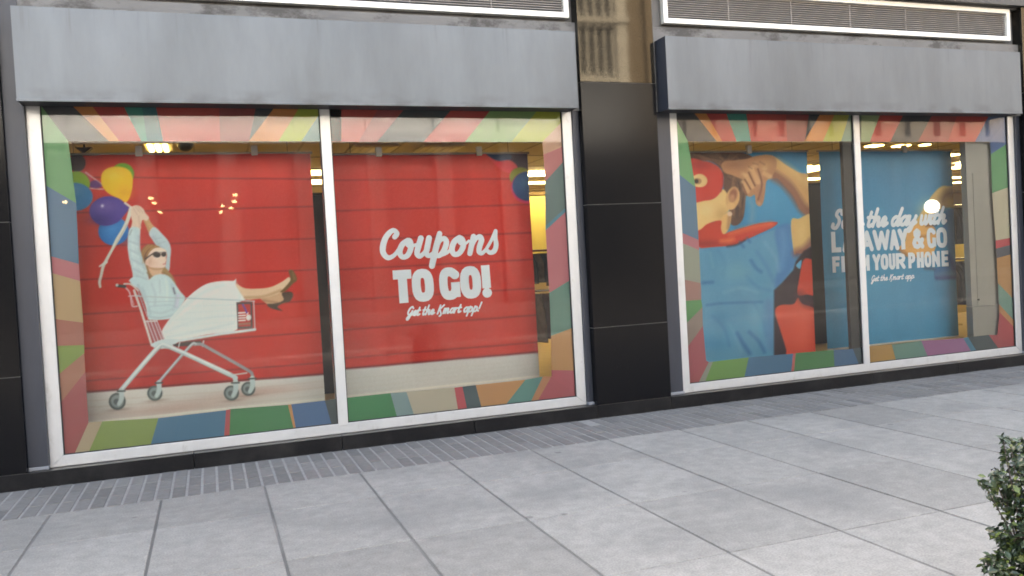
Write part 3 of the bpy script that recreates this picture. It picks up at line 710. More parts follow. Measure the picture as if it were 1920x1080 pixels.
    P.poly([(188,160),(205,140),(250,140),(300,160),(345,128),(395,118),(440,132),(470,165),(515,230),(548,275),(520,330),(478,392),(440,412),(320,418),(302,392),(290,330),(250,225),(200,190)], (194,220,226))
    P.blob((400,230), 70, 80, (210,232,236), 0, .5); P.stroke([(300,392),(380,405),(470,385)], 12, (160,186,196), 1.4, True, .6); P.stroke([(470,210),(480,245)], 12, (70,60,80), 1.0, alpha=.8); P.stroke([(500,260),(490,330)], 26, (206,204,226), 2, alpha=.6)
    P.stroke([(320,330),(440,320),(490,335)], 10, (170,196,206), 1.4, True, .6); P.stroke([(240,190),(280,290)], 14, (150,170,180), 2, alpha=.5)
    for q, c_, w_ in (([(330,185),(352,250),(350,320)], (168,192,204), 12), ([(420,150),(432,220),(425,300)], (222,240,243), 14), ([(380,160),(385,240)], (172,196,206), 9), ([(460,190),(486,270),(470,350)], (166,188,202), 12), ([(270,210),(300,300),(320,380)], (160,184,196), 14), ([(310,360),(390,372),(460,350)], (166,190,200), 9)): P.stroke(q, w_, c_, 2.4, True, .55)
    # skirt
    P.poly([(392,530),(400,480),(440,420),(500,350),(560,275),(630,215),(700,178),(790,163),(862,162),(880,150),(882,190),(915,235),(945,280),(905,300),(888,330),(888,480),(700,512),(520,548),(410,550)], (228,238,238), 1.1)
    P.blob((560,420), 120, 80, (210,226,228), -25, .5); P.blob((760,380), 110, 80, (218,232,232), 0, .4)
    for x_ in range(560, 880, 18): P.stroke([(x_,300),(x_+4,500)], 4, (206,222,224), 1.0, alpha=.5)
    for q, c_, w_ in (([(440,440),(540,330),(680,230),(800,190)], (206,222,226), 12), ([(420,500),(560,440),(720,400),(880,390)], (208,222,226), 12), ([(520,380),(640,290),(760,230)], (242,248,248), 14), ([(430,530),(600,500),(860,440)], (196,212,218), 12), ([(880,170),(905,240),(900,300)], (202,214,216), 10)): P.stroke(q, w_, c_, 2.6, True, .6)
    for k_ in range(5): P.stroke([(520-18*k_, 330+44*k_), (886, 318+36*k_)], 3, (196,212,218), 1.0, alpha=.5)
    # legs and shoes
    P.poly([(1040,272),(1100,248),(1180,235),(1205,245),(1205,300),(1150,312),(1095,318),(1065,300)], (204,164,130)); P.stroke([(1060,290),(1150,305)], 16, (160,116,86), 1.6, alpha=.6)
    P.poly([(878,180),(930,208),(1000,214),(1100,204),(1180,168),(1225,138),(1240,165),(1215,205),(1185,232),(1100,266),(1000,282),(945,282),(905,235)], (230,200,168)); P.stroke([(940,272),(1060,265),(1170,225)], 20, (186,146,110), 2, True, .7)
    P.poly([(1224,96),(1250,94),(1272,128),(1277,160),(1250,182),(1222,212),(1200,232),(1168,236),(1195,208),(1222,178),(1236,150)], (116,86,50)); P.stroke([(1250,110),(1262,150)], 14, (146,112,70), 1.4, alpha=.6)
    P.poly([(1180,242),(1240,234),(1252,262),(1230,298),(1195,306),(1165,320),(1152,335),(1180,358),(1105,340),(1083,314),(1130,310),(1190,288)], (74,56,44))
    # cart
    P.poly([(285,418),(362,420),(412,545),(342,578)], (160,92,98), 1.1, False, .8)
    for q in ([(300,422),(352,562)], [(322,420),(372,556)], [(345,420),(395,548)], [(362,420),(412,545)]): P.stroke(q, 7, (206,190,200), .9)
    P.stroke([(285,428),(362,424)], 8, (214,206,212), .9)
    P.stroke([(160,208),(186,240),(200,318),(212,330),(235,328)], 9, (206,176,182), .9, True); P.stroke([(180,262),(245,258)], 8, (206,180,186), .9); P.stroke([(195,262),(212,318)], 6, (206,180,186), .9)
    P.stroke([(215,225),(262,360),(330,582)], 15, (212,208,206), 1.0); P.stroke([(238,225),(300,390)], 6, (188,176,186), .9); P.stroke([(240,240),(280,350)], 5, (120,110,120), .9, alpha=.6)
    P.stroke([(150,182),(195,186),(240,225)], 10, (206,204,200), .9, True); P.stroke([(104,194),(155,199)], 19, (52,62,62), 1.0); P.ell((103,190), 9, 9, (200,205,200))
    P.stroke([(225,262),(560,276),(880,288),(1000,296)], 8, (178,196,202), .9, False, .85); P.stroke([(300,300),(480,296)], 6, (170,190,198), 1.0, alpha=.6)
    P.stroke([(995,296),(1004,482)], 9, (196,170,176), .9); P.stroke([(958,300),(985,470)], 6, (170,140,140), .9, alpha=.7)
    P.stroke([(335,580),(500,556),(760,512),(1004,480)], 17, (208,222,226), 1.0); P.stroke([(340,592),(500,568),(760,524),(1004,492)], 5, (140,130,126), .9, alpha=.6)
    P.poly([(330,575),(400,545),(500,545),(480,580),(420,600),(350,600)], (206,222,226), 1.0)
    P.poly([(466,578),(560,560),(655,556),(655,578),(560,590),(480,592)], (66,58,58), 1.0, False); P.stroke([(512,565),(505,595)], 8, (200,205,205), .9); P.stroke([(668,556),(662,590)], 9, (206,200,200), .9)
    P.stroke([(368,832),(575,595),(612,578),(655,578),(690,596),(950,742),(985,775),(990,800)], 20, (150,152,158), 1.0, True); P.stroke([(372,826),(575,592),(620,574)], 8, (205,212,216), 1.0, True)
    P.stroke([(868,776),(950,764)], 9, (210,205,205), .9)
    P.stroke([(128,876),(355,612),(395,592),(440,592),(480,608),(840,775),(872,800),(878,825)], 29, (196,212,216), 1.0, True); P.stroke([(140,862),(358,606),(398,586),(440,586),(840,766)], 9, (226,236,238), 1.0, True); P.stroke([(150,872),(370,620),(440,604),(835,790)], 6, (150,166,172), 1.0, True, .7)
    for cx, cy, r_ in ((350,896,50),(960,868,46),(104,950,56),(850,896,50)):
        P.blob((cx+10, cy+r_-2), 70, 10, (150,120,110), -6, .6)
        P.ell((cx,cy), r_, r_, (84,94,94), 0, 1.0); P.ell((cx,cy), r_*.74, r_*.74, (136,150,150), 0, 1.0); P.ell((cx-4,cy+2), r_*.36, r_*.36, (92,102,104), 0, 1.0)
        P.stroke([(cx+26,cy-68),(cx+28,cy-20),(cx+10,cy+18)], [34,32,24], (190,206,208), 1.0, True); P.stroke([(cx+2,cy-66),(cx+50,cy-68)], 10, (60,72,72), .9)
    # little card on the basket
    P.poly([(882,302),(986,300),(990,474),(890,478)], (78,70,72), 1.0, False); P.poly([(894,316),(974,314),(976,458),(898,462)], (184,52,50), 1.0, False)
    for yy in (372,390,406,422): P.stroke([(897,yy),(940,yy-2)], 9, (238,226,226), .8)
    P.ell((962,402), 17, 20, (240,232,232)); P.stroke([(952,380),(958,372)], 8, (240,232,232), .9); P.stroke([(925,318),(940,345),(950,370)], 12, (104,70,150), .9, True)
    P.stroke([(898,446),(970,440)], 14, (150,120,100), 1.0, alpha=.8)
    return P.C
paint_a.hem = (225,220,212)
def paint_b(px, py, X, Z):
    P = Painter(px, py, (198,50,40)); n = np.sin(Z*4.2+.2)*4+np.sin(X*2.3+1)*5
    P.C += n[:, None]*np.array([1,.3,.25])
    planks(P, [((615,338),(1000,335)), ((620,396),(1000,383)), ((625,452),(1004,436)), ((630,506),(1006,486)), ((635,563),(1010,540)), ((640,619),(1014,590)), ((640,672),(1016,641))])
    P.T(1,0,0)
    P.poly([(600,695),(650,691),(1012,660),(1030,658),(1030,720),(600,770)], (206,206,204), 1.2, False); P.stroke([(600,695),(650,691),(1030,658)], 3.5, (112,26,28), 1.4)
    for k_ in range(5): P.stroke([(640,712+9*k_),(1020,672+8*k_)], 1.6, (190,186,178), 1.5, alpha=.25)
    P.stroke([(640,745),(1020,704)], 4, (230,226,218), 1.2)
    P.T(2.7,600,0)
    P.poly([(850,772),(1080,772),(1080,870),(1000,850),(960,815),(900,812)], (70,50,64)); P.poly([(840,775),(900,770),(965,785),(955,812),(890,812)], (56,72,104))
    P.poly([(850,792),(900,815),(960,812),(1000,845),(985,880),(935,868),(890,835)], (214,60,70)); P.ell((1015,895), 56, 48, (126,126,38), 0)
    P.ell((1050,950), 84, 80, (206,40,84)); P.ell((1053,942), 80, 74, (42,72,118)); P.blob((1035,925), 45, 40, (76,120,150), 0, .5)
    return P.C
paint_b.hem = (225,220,212)
# ---- banner with the masked child
def paint_c(px, py, X, Z):
    SKY_ = (52,140,188); P = Painter(px, py, SKY_)
    P.T(4.5,1280,250)
    P.blob((900,180), 300, 120, (46,104,140), 0, .5); P.blob((760,560), 160, 200, (72,158,200), 0, .5)  # first blob paints the shade at the banner top into the print
    SK, SKD, SKL = (206,160,104), (142,92,68), (230,192,130)
    # forearm from the fist to the elbow
    P.poly([(670,200),(740,185),(800,215),(900,285),(990,330),(1090,380),(1090,680),(1000,650),(950,560),(900,490),(800,385),(740,370)], SK)
    P.stroke([(770,360),(860,420),(940,510),(1010,620),(1080,680)], 90, (132,84,70), 5, True, .8); P.stroke([(800,235),(930,320),(1060,420)], 46, SKL, 7, True, .6)
    # hair
    P.poly([(60,150),(300,145),(520,165),(610,220),(560,300),(545,430),(530,560),(515,700),(470,770),(410,770),(395,690),(390,560),(350,480),(345,330),(250,230),(60,240)], (92,62,48))
    P.blob((250,190), 180, 40, (124,86,62), 0, .6); P.blob((460,620), 40, 120, (64,44,38), 0, .7); P.stroke([(400,300),(480,330),(520,420)], 20, (70,48,40), 3, True, .6)
    P.stroke([(560,540),(590,620),(580,740)], 60, (150,170,180), 6, True, .35)
    rs = np.random.default_rng(3)
    for _ in range(46):
        a0 = 90+rs.random()*460; m0 = 300+rs.random()*240; e0 = (400+rs.random()*120, 430+rs.random()*300)
        P.stroke([(a0,160+rs.random()*60), (m0,235+rs.random()*120), (430+rs.random()*100,330+rs.random()*120), e0], 7+rs.random()*7, ((58,38,32),(128,90,66),(82,56,44),(150,110,84))[rs.integers(4)], 1.6, True, .42)
    # face
    P.poly([(40,540),(180,560),(270,545),(340,470),(390,540),(395,640),(360,680),(335,740),(250,750),(130,830),(40,860)], (232,194,130)); P.blob((330,680), 60, 60, (196,150,96), 0, .7); P.blob((200,640), 90, 60, (240,206,146), 0, .6)
    # neck
    P.poly([(330,720),(385,660),(410,690),(395,790),(350,860),(300,850)], (224,178,116)); P.stroke([(395,700),(385,800)], 24, (150,100,70), 3, alpha=.6)
    # ear
    P.ell((425,545), 58, 96, (214,166,112), 12); P.ell((428,520), 34, 56, (156,98,72), 14, 2.2); P.ell((418,545), 20, 30, (192,136,96), 10, 2); P.ell((405,615), 36, 30, (224,178,120), 0)
    P.ell((398,680), 20, 20, (222,190,160), 0)
    # mask
    P.poly([(40,235),(180,235),(240,245),(310,285),(345,350),(345,430),(325,490),(270,548),(190,568),(40,560)], (202,56,44)); P.blob((150,270), 120, 40, (160,38,36), 0, .6); P.stroke([(340,340),(345,430),(325,490)], 10, (150,36,32), 2, True, .7)
    P.ell((140,400), 72, 56, (226,190,132), 0); P.ell((118,405), 36, 26, (168,124,86), 0); P.ell((112,405), 17, 17, (60,40,34), 0)
    # fist on the head
    P.poly([(330,270),(360,235),(450,225),(540,215),(620,190),(700,185),(775,205),(790,270),(765,340),(735,380),(705,410),(695,500),(680,580),(655,615),(622,590),(612,520),(575,535),(535,520),(508,455),(520,400),(440,360),(360,330)], (184,132,94))
    P.blob((440,270), 110, 40, (150,100,74), 0, .7); P.blob((700,260), 70, 60, (206,160,112), 0, .7)
    for q, w_ in (([(590,300),(640,410)], 42), ([(540,360),(590,450)], 40), ([(515,410),(550,490)], 36), ([(690,340),(735,365)], 40)): P.stroke(q, w_, (216,170,124), 2.0, alpha=.85)
    for q in ([(560,330),(615,440)], [(525,390),(575,470)], [(640,300),(670,430),(640,560)], [(505,430),(540,520)]): P.stroke(q, 11, (104,62,50), 1.5, True, .85)
    P.stroke([(660,480),(655,590)], 26, (150,98,76), 4, alpha=.6)
    for q in ((575,300),(520,345),(620,270),(690,300)): P.blob(q, 26, 22, (226,184,140), 0, .55)
    for q in ([(600,250),(640,262)], [(560,280),(590,296)], [(655,240),(690,262)]): P.stroke(q, 8, (128,84,64), 2.2, alpha=.6)
    P.blob((650,592), 14, 18, (220,170,140), 0, .6)
    # scarf
    P.poly([(40,850),(140,815),(205,765),(322,735),(325,800),(345,850),(400,830),(600,770),(700,752),(795,752),(745,800),(640,850),(520,905),(425,945),(260,960),(40,975)], (204,58,40))
    P.blob((200,930), 160, 30, (150,36,36), 0, .7); P.stroke([(400,850),(560,800),(740,765)], 34, (232,112,64), 5, True, .7); P.stroke([(330,910),(390,905),(425,895)], [30,40,30], (236,124,72), 4, True, .7)
    # shirt
    P.T(4.319,1290,440)
    SH, SHD = (84,152,190), (40,98,158)
    P.poly([(40,115),(100,110),(260,100),(385,90),(470,50),(590,0),(690,-40),(770,-60),(828,-85),(842,20),(862,225),(845,285),(770,370),(700,440),(692,540),(696,700),(702,985),(600,1010),(60,1030)], SH)
    P.poly([(700,-40),(828,-85),(842,20),(862,225),(830,290),(720,420),(700,380),(730,200)], (62,122,184), 3, True, .8); P.stroke([(760,-20),(770,120),(740,260)], 40, (92,156,206), 8, True, .7)
    for q, w_ in (([(510,210),(550,270),(590,300)], 26), ([(420,60),(450,100)], 16), ([(480,30),(500,60)], 14), ([(400,800),(440,870),(500,960)], 34), ([(500,790),(570,860),(620,950)], 30), ([(120,390),(200,385)], 22), ([(150,570),(300,555),(600,545)], 10)): P.stroke(q, w_*.8, SHD, 3.4, True, .75)
    P.stroke([(320,95),(400,80),(460,45)], 12, (30,34,50), 2.4, True, .8)
    
    for q, w_, c_ in (([(560,140),(640,260),(690,380)], 20, (66,126,180)), ([(620,60),(700,180),(730,300)], 18, (112,170,206)), ([(250,130),(300,230),(290,330)], 16, (70,134,178)), ([(180,150),(200,260)], 14, (108,172,200)), ([(470,330),(560,420),(660,450)], 18, (62,126,176)), ([(300,470),(430,430),(560,470)], 16, (108,172,202)), ([(540,560),(600,680),(640,820)], 18, (64,128,178)), ([(320,700),(380,800),(430,940)], 16, (110,172,204)), ([(200,660),(300,760),(340,900)], 16, (52,112,166))): P.stroke(q, w_, c_, 3.8, True, .5)
    P.blob((260,680), 110, 60, (62,134,178), 0, .6); P.blob((400,300), 120, 80, (108,170,192), 0, .5); P.blob((560,680), 60, 130, (116,176,204), 0, .45); P.blob((200,880), 130, 60, (56,130,178), 0, .5); P.stroke([(660,560),(665,900)], 50, (92,116,176), 10, alpha=.4)
    # near upper arm
    P.poly([(832,-110),(900,-130),(1010,-160),(1030,60),(985,100),(940,150),(880,150),(852,140)], (214,176,112)); P.stroke([(880,150),(950,120),(1010,60)], 70, (126,70,72), 6, True, .75); P.blob((920,0), 50, 90, (228,194,130), 0, .6)
    # chair and dark gap
    P.poly([(696,450),(760,385),(850,285),(870,215),(940,130),(1060,70),(1080,1020),(698,1020)], (50,34,44), 2.0, False)
    P.poly([(925,225),(955,192),(1000,198),(1060,210),(1065,470),(960,485),(884,482),(900,340)], (206,64,46)); P.poly([(872,245),(918,205),(908,272),(885,268)], (90,164,204))
    P.poly([(704,620),(745,570),(850,562),(888,512),(925,560),(1060,640),(1080,1020),(806,1020),(790,930),(740,760)], (214,76,52)); P.blob((930,800), 80, 160, (226,92,66), 0, .5); P.stroke([(900,490),(960,545),(1060,570)], 60, (80,40,46), 8, True, .6)
    return P.C
paint_c.hem = (120,180,206)
def paint_d(px, py, X, Z):
    P = Painter(px, py, (64,140,182)); P.C += (np.sin(Z*2+1)*5)[:, None]*np.array([.4,.9,1])
    P.T(3.6,1520,260)
    P.blob((650,200), 400, 160, (56,112,148), 0, .55); P.blob((300,900), 300, 250, (78,156,190), 0, .5)  # upper blob is top shade painted into the banner colour
    SK = (206,172,108)
    P.poly([(1060,310),(960,322),(880,322),(820,380),(760,470),(715,540),(690,600),(760,620),(830,540),(880,470),(960,470),(1060,480)], SK); P.stroke([(880,455),(900,390),(960,360)], 50, (112,80,62), 8, True, .7); P.blob((780,500), 60, 70, (226,190,120), 0, .5)
    P.poly([(600,740),(640,690),(640,620),(690,585),(780,575),(835,600),(850,680),(835,760),(790,800),(700,800),(640,790)], (222,170,104)); P.stroke([(600,745),(650,785),(720,800)], 18, (110,70,52), 4, True, .7); P.stroke([(720,650),(770,660),(830,610)], 14, (140,92,64), 3, True, .6); P.stroke([(780,585),(840,580)], 18, (90,60,52), 3, alpha=.7)
    P.poly([(905,490),(975,470),(1060,460),(1060,960),(990,945),(850,950),(838,880),(900,850),(930,760),(880,640),(900,560)], (58,110,158)); P.stroke([(930,790),(975,880),(1010,930)], 26, (36,64,116), 5, True, .8); P.stroke([(850,942),(1000,935)], 18, (34,66,118), 4, alpha=.8); P.blob((940,640), 40, 110, (76,134,180), 0, .6)
    P.stroke([(770,875),(830,880)], 14, (70,52,60), 4, alpha=.6)
    return P.C
paint_d.hem = (130,186,208)

ba = banner("hanging_banner", -1.20, .942, .355, 2.636, 1, paint_a, "red banner printed with a woman riding in a shopping cart holding balloons", step=.0065, clips=(-.495, .455))
bb = banner("hanging_banner", 1.11, 3.072, .362, 2.62, 2, paint_b, "red banner printed with the white words Coupons TO GO", step=.0095, clips=(1.575, 2.565))
bc = banner("hanging_banner", 4.80, 6.482, .338, 2.62, 3, paint_c, "blue banner printed with a child in a red eye mask and scarf", step=.0068, clips=(5.7,))
bd = banner("hanging_banner", 6.645, 8.632, .352, 2.618, 4, paint_d, "blue banner printed with white layaway lettering and a bare arm", step=.0095, clips=(7.9,))
# lettering
cou = traced([
 ([(215,185),(236,150),(205,118),(160,145),(118,205),(95,285),(100,350),(145,395),(200,378),(245,325),(285,250)], [54,56,46,56,62,66,62,54,44,36,34]),
 ([(345,220),(292,262),(265,335),(292,388),(345,372),(378,300),(372,232),(345,220)], [52,60,62,52,56,62,58,52]),
 ([(345,225),(340,270),(385,290),(425,262)], [30,30,28,28]),
 ([(480,198),(455,285),(442,352),(472,380),(520,335),(545,270)], [62,64,60,52,40,36]), ([(563,198),(545,290),(535,352),(565,375),(605,345)], [64,64,58,48,34]),
 ([(672,152),(640,270),(612,390),(592,478)], [60,68,70,64]), ([(640,330),(668,235),(715,200),(742,235),(722,310),(675,370),(628,375)], [34,44,54,62,62,54,46]), ([(690,370),(750,345),(800,290)], [36,34,34]),
 ([(872,190),(822,232),(797,305),(820,360),(870,348),(908,280),(902,215),(872,190)], [54,62,64,54,58,62,60,54]), ([(872,200),(868,245),(915,262),(965,225)], [28,28,28,28]),
 ([(1012,182),(992,270),(975,352)], [60,62,58]), ([(990,300),(1028,215),(1072,182),(1092,215),(1072,285),(1068,335),(1098,350),(1140,310)], [36,44,54,62,62,56,44,36]),
 ([(1125,330),(1185,230),(1235,125)], [34,36,44]), ([(1238,125),(1232,190),(1240,265),(1222,325),(1180,345),(1150,325)], [40,50,58,58,48,46])], 5.4, 700, 410)
field_mesh("script_lettering", bb, cou, *extent(cou), 2, .0045, WHITEINK)
L1 = lambda x, y: (700+x/5.4, 410+y/5.4)
s1 = block_text((L1(217,860), L1(1197,797), L1(1172,468), L1(192,525)), [('T',0,.185),('O',.183,.405),('G',.462,.677),('O',.68,.897),('!',.905,1.0)], .275)
field_mesh("block_lettering", bb, s1, *extent(s1), 2, .0045, WHITEINK)
s2 = cursive_text((L1(335,985), L1(1075,935), L1(1085,845), L1(345,893)), "Get the Kmart app!", 0, .36)
field_mesh("small_lettering", bb, s2, *extent(s2), 2, .0028, WHITEINK)
L2 = lambda x, y: (1540+x/6, 370+y/6)
s3 = cursive_text((L2(120,348), L2(1385,288), L2(1395,118), L2(120,150)), "Save the day with", 0, .40)
field_mesh("script_lettering", bd, s3, *extent(s3), 4, .0038, WHITEINK)
w0, w1 = 118, 1405
fr = lambda L_: [(c, (a-w0)/(w1-w0), (b_-w0)/(w1-w0)) for c, a, b_ in L_]
s4 = block_text((L2(118,622), L2(1415,566), L2(1400,335), L2(108,388)), fr([('L',118,212),('A',225,330),('Y',322,430),('A',432,572),('W',566,760),('A',752,862),('Y',850,955),('&',1000,1130),('G',1165,1278),('O',1282,1405)]), .235)
field_mesh("block_lettering", bd, s4, *extent(s4), 4, .004, WHITEINK)
w0, w1 = 125, 1425
s5 = block_text((L2(127,848), L2(1428,775), L2(1420,597), L2(120,668)), fr([('F',125,200),('R',215,312),('O',318,405),('M',415,528),('Y',562,652),('O',652,738),('U',744,824),('R',830,930),('P',960,1040),('H',1056,1132),('O',1138,1224),('N',1234,1328),('E',1346,1425)]), .245)
field_mesh("block_lettering", bd, s5, *extent(s5), 4, .004, WHITEINK)
s6 = cursive_text((L2(560,945), L2(1040,910), L2(1045,848), L2(562,880)), "Get the Kmart app", 0, .33)
field_mesh("small_lettering", bd, s6, *extent(s6), 4, .0028, WHITEINK)

# ------------------------------------------------------------------ shop interior
CEIL = mat("ceiling_tile", (.62,.55,.42), .8, var=.05, scale=3)
FLOORM = mat("shop_floor_vinyl", (.58,.48,.30), .35, var=.12, scale=3)
WALLM = mat("shop_wall_paint", (.55,.46,.32), .7)
IX0, IX1, IY1 = -8, 26, 13.5
b = MB(); b.box(IX0, IX1, .26, IY1, -.05, .02); tag(b.build("shop_floor", FLOORM), kind="structure")
b = MB(); b.box(IX0, IX1, .21, IY1, 3.1, 3.2)
tag(b.build("shop_ceiling", CEIL), kind="structure")
b = MB(); b.box(IX0, IX1, IY1, IY1+.2, 0, 3.2); tag(b.build("shop_back_wall", WALLM), kind="structure")
b = MB(); b.box(IX0-.2, IX0, .3, IY1, 0, 3.2); b.box(IX1, IX1+.2, .3, IY1, 0, 3.2); tag(b.build("shop_side_walls", WALLM), kind="structure")
g = MB()
for i in range(int((IX1-IX0)/.61)): g.box(IX0+i*.61-.012, IX0+i*.61+.012, .3, IY1, 3.092, 3.0995)
for j in range(int(IY1/1.22)): g.box(IX0, IX1, .3+j*1.22-.012, .3+j*1.22+.012, 3.090, 3.0985)
tag(g.build("ceiling_grid", mat("ceiling_grid_metal", (.40,.33,.22), .5)), kind="structure")
TUBE = mat("fluorescent_tube", (.9,.85,.6), .5, emit=(1.0,.72,.26), estr=1.5)
TROF = mat("light_trough_white", (.8,.75,.6), .5)
def ceiling_light(x, y, sx=.56, sy=.56, n=3, label="", z=3.1):
    t = empty("ceiling_light", (x, y, z), label=label, cat="light", group="fluorescent panel lights in the shop ceiling")
    f = MB(); f.box(x-sx/2-.03, x+sx/2+.03, y-sy/2-.03, y+sy/2+.03, z-.022, z-.014)
    f.build("light_frame", TROF, t)
    m = MB()
    for i in range(n):
        a = x-sx/2+sx*(i+.1)/n; m.box(a, a+sx/n*.62, y-sy/2, y+sy/2, z-.040, z-.024)
    m.build("light_tube", TUBE, t, bevel=.006)
    return t
for x, y, sx, sy, n, lab in ((-.44,2.95,.24,.5,3,"bright three-tube ceiling light above the woman's balloons"),
    (1.65,5.45,.7,.5,1,"ceiling light seen high in the gap between the two red banners"), (1.78,6.7,.7,.5,1,"dimmer ceiling light seen below another in the gap between the red banners"),
    (6.05,7.5,.9,.30,1,"slanting ceiling light right of the coupon banner"), (6.73,9.6,1.0,.3,1,"level ceiling light below the slanting one right of the coupon banner"),
    (12.7,7.84,.9,.35,1,"ceiling light in the gap between the two blue banners"), (9.9,3.03,.26,.2,2,"double ceiling light above the layaway banner, next to the mullion"),
    (10.45,3.04,.26,.2,2,"double ceiling light above the middle of the layaway banner"), (10.85,2.95,.22,.12,1,"single slim ceiling light above the layaway banner, near its white clip"),
    (12.74,4.19,.4,.25,1,"ceiling light beside the top corner of the layaway banner"), (15.07,6.16,.7,.3,1,"long ceiling light between the layaway banner and the grey partition"),
    (17.3,8.2,.8,.25,1,"smaller ceiling light between the layaway banner and the grey partition"), (18.9,9.5,.8,.25,1,"farthest ceiling light beside the grey partition")):
    ceiling_light(x, y, sx, sy, n, lab)
for k_, (x, y) in enumerate(((-4.5,6.0), (-1.0,9.5), (3.6,8.2), (9.0,9.6), (11.0,6.0), (15.5,10.6), (4.2,11.8), (21.5,6.5))):  # extra unseen lights added to raise the interior brightness
    t = ceiling_light(x, y, 1.1, 1.1, 3, ''); t['label'] = 'unseen wide ceiling light added behind the banners to brighten the shop'
# unlit diffuser panels
for x, y, lab in ((2.04,3.15,"unlit cream ceiling panel above the word Coupons, nearer the mullion"), (2.90,3.15,"unlit cream ceiling panel above the coupon banner, nearer the balloons")):
    t = empty("ceiling_panel", (x, y, 3.09), label=lab, cat="light panel", group="unlit ceiling panels over the coupon banner")
    MB().box(x-.28, x+.28, y-.28, y+.28, 3.07, 3.09).build("panel_frame", TROF, t)
    m = MB(); [m.box(x-.25+.1*i, x-.25+.1*i+.075, y-.25, y+.25, 3.06, 3.069) for i in range(5)]; m.build("diffuser", mat("cream_diffuser", (.85,.78,.55), .4), t)
BLK = mat("black_plastic", (.02,.02,.022), .35)
p_ = on_z((347,268), 3.09); t = empty("dome_camera", tuple(p_), label="dark dome camera on the shop ceiling over the cart banner", cat="camera")
MB().sphere((p_[0],p_[1],3.075), .09, 16, sz=.9).build("dome", BLK, t, smooth=True); MB().tube([(p_[0],p_[1],3.08),(p_[0],p_[1],3.098)], .11, 20).build("mount_ring", TROF, t)
p_ = on_z((158,279), 3.05); t = empty("ceiling_speaker", (p_[0], p_[1], 3.09), label="small dark wedge speaker hung under the ceiling at the window's left", cat="speaker")
MB().prism([(p_[0]-.09,3.06),(p_[0],2.99),(p_[0]+.09,3.06)], p_[1]-.06, p_[1]+.06).build("cabinet", BLK, t, bevel=.004); MB().tube([(p_[0],p_[1],3.06),(p_[0],p_[1],3.098)], .012).build("bracket", BLK, t)

# grey post and pale partition in the right window
x0_, x1_ = on_y((1584,370), .04)[0], 6.751
t = empty("steel_post", ((x0_+x1_)/2, .07, .2), label="dark grey square post standing behind the glass beside the right window's mullion", cat="post")
MB().box(x0_, x1_, .04, .09, .33, 2.96).build("shaft", mat("dark_taupe_steel", (.05,.047,.046), .5, .1, var=.1, scale=3), t, bevel=.006)
MB().box(x0_-.01, x1_, .038, .10, .213, .33).build("base_plate", BLK, t)
PY = .07
xa, xb = on_y((1811,300), PY)[0], 9.03
t = empty("grey_partition", ((xa+xb)/2, PY, .2), label="pale grey partition panel right of the layaway banner", cat="partition")
PG = mat("pale_grey_panel", (.34,.33,.305), .6, var=.06, scale=2)
zk = on_y((1850,573), PY)[2]
MB().box(xa, xb, PY, PY+.08, zk+.004, 3.095).build("upper_panel", PG, t, bevel=.003); MB().box(xa-.004, xb, PY-.01, PY+.08, .13, zk).build("base_board", PG, t, bevel=.004)
MB().box(xa+.09, xa+.098, PY-.006, PY+.001, zk+.02, 2.3).build("corner_bead", PG, t); MB().box(xa+.098, xb, PY-.006, PY+.001, 2.292, 2.3).build("corner_bead", PG, t)
MB().tube([(xa+.10,PY-.012,zk+.08),(xa+.10,PY,zk+.08)], .012).build("bolt_cap", BLK, t)

# dark display partitions and racks seen through the gaps
CLOTH = [mat("black_garment", (.018,.017,.02), .85, var=.3, scale=12), mat("maroon_garment", (.10,.025,.03), .85, var=.3, scale=12), mat("taupe_garment", (.16,.11,.08), .85, var=.3, scale=12), mat("navy_garment", (.02,.025,.05), .85, var=.3, scale=12), mat("mustard_garment", (.5,.30,.05), .85, var=.3, scale=12)]
CHR = mat("chrome_rail", (.7,.68,.62), .2, 1.0)
def garment(parent, x, y, z, w_, h, mi):
    n = 14; vs = []; fs = []
    for r_ in range(7):
        f_ = r_/6; ww = w_*(.42+.58*min(1, f_*3.2)); dd = .028+.03*f_
        for k_ in range(n):
            a = 2*math.pi*k_/n; wob = 1+.16*math.sin(3*a+x*9+f_*2)
            vs.append((x+math.sin(a)*dd*wob, y+math.cos(a)*ww/2*wob, z-f_*h))
    for r_ in range(6):
        for k_ in range(n): fs.append((r_*n+k_, r_*n+(k_+1)%n, (r_+1)*n+(k_+1)%n, (r_+1)*n+k_))
    fs += [tuple(range(n-1,-1,-1)), tuple(range(6*n, 7*n))]
    MB().add(vs, fs).build("garment", CLOTH[mi], parent, smooth=True)
def rack(x0, x1, y, z, kinds, h, label):
    t = empty("clothes_rack", ((x0+x1)/2, y, .02), label=label, cat="clothes rack", group="clothes racks inside the shop")
    MB().tube([(x0,y,z),(x1,y,z)], .014).build("rail", CHR, t)
    for x in (x0, x1):
        MB().tube([(x,y,.03),(x,y,z)], .016).build("upright", CHR, t); MB().box(x-.02, x+.02, y-.28, y+.28, .02, .05).build("foot", CHR, t)
    n = int((x1-x0)/.085)
    for i in range(n): garment(t, x0+.05+i*.085, y, z-.04, .42+.06*rnd.random(), h*(.85+.25*rnd.random()), kinds[i % len(kinds)])
    return t
def partition(q0, q1, ztop_q, y, m, label):
    xa, xb = on_y(q0, y)[0], on_y(q1, y)[0]; z = on_y(ztop_q, y)[2]
    t = empty("display_wall", ((xa+xb)/2, y, .02), label=label, cat="display wall", group="dark display walls inside the shop")
    MB().box(xa, xb, y, y+.12, .02, z).build("panel", m, t); s_ = MB()
    MB().box(xa-.01, xb+.01, y-.02, y+.14, z+.001, z+.03).build("cap_rail", BLK, t)
    return t
DKW = mat("black_display_panel", (.012,.012,.014), .5, var=.2, scale=4)
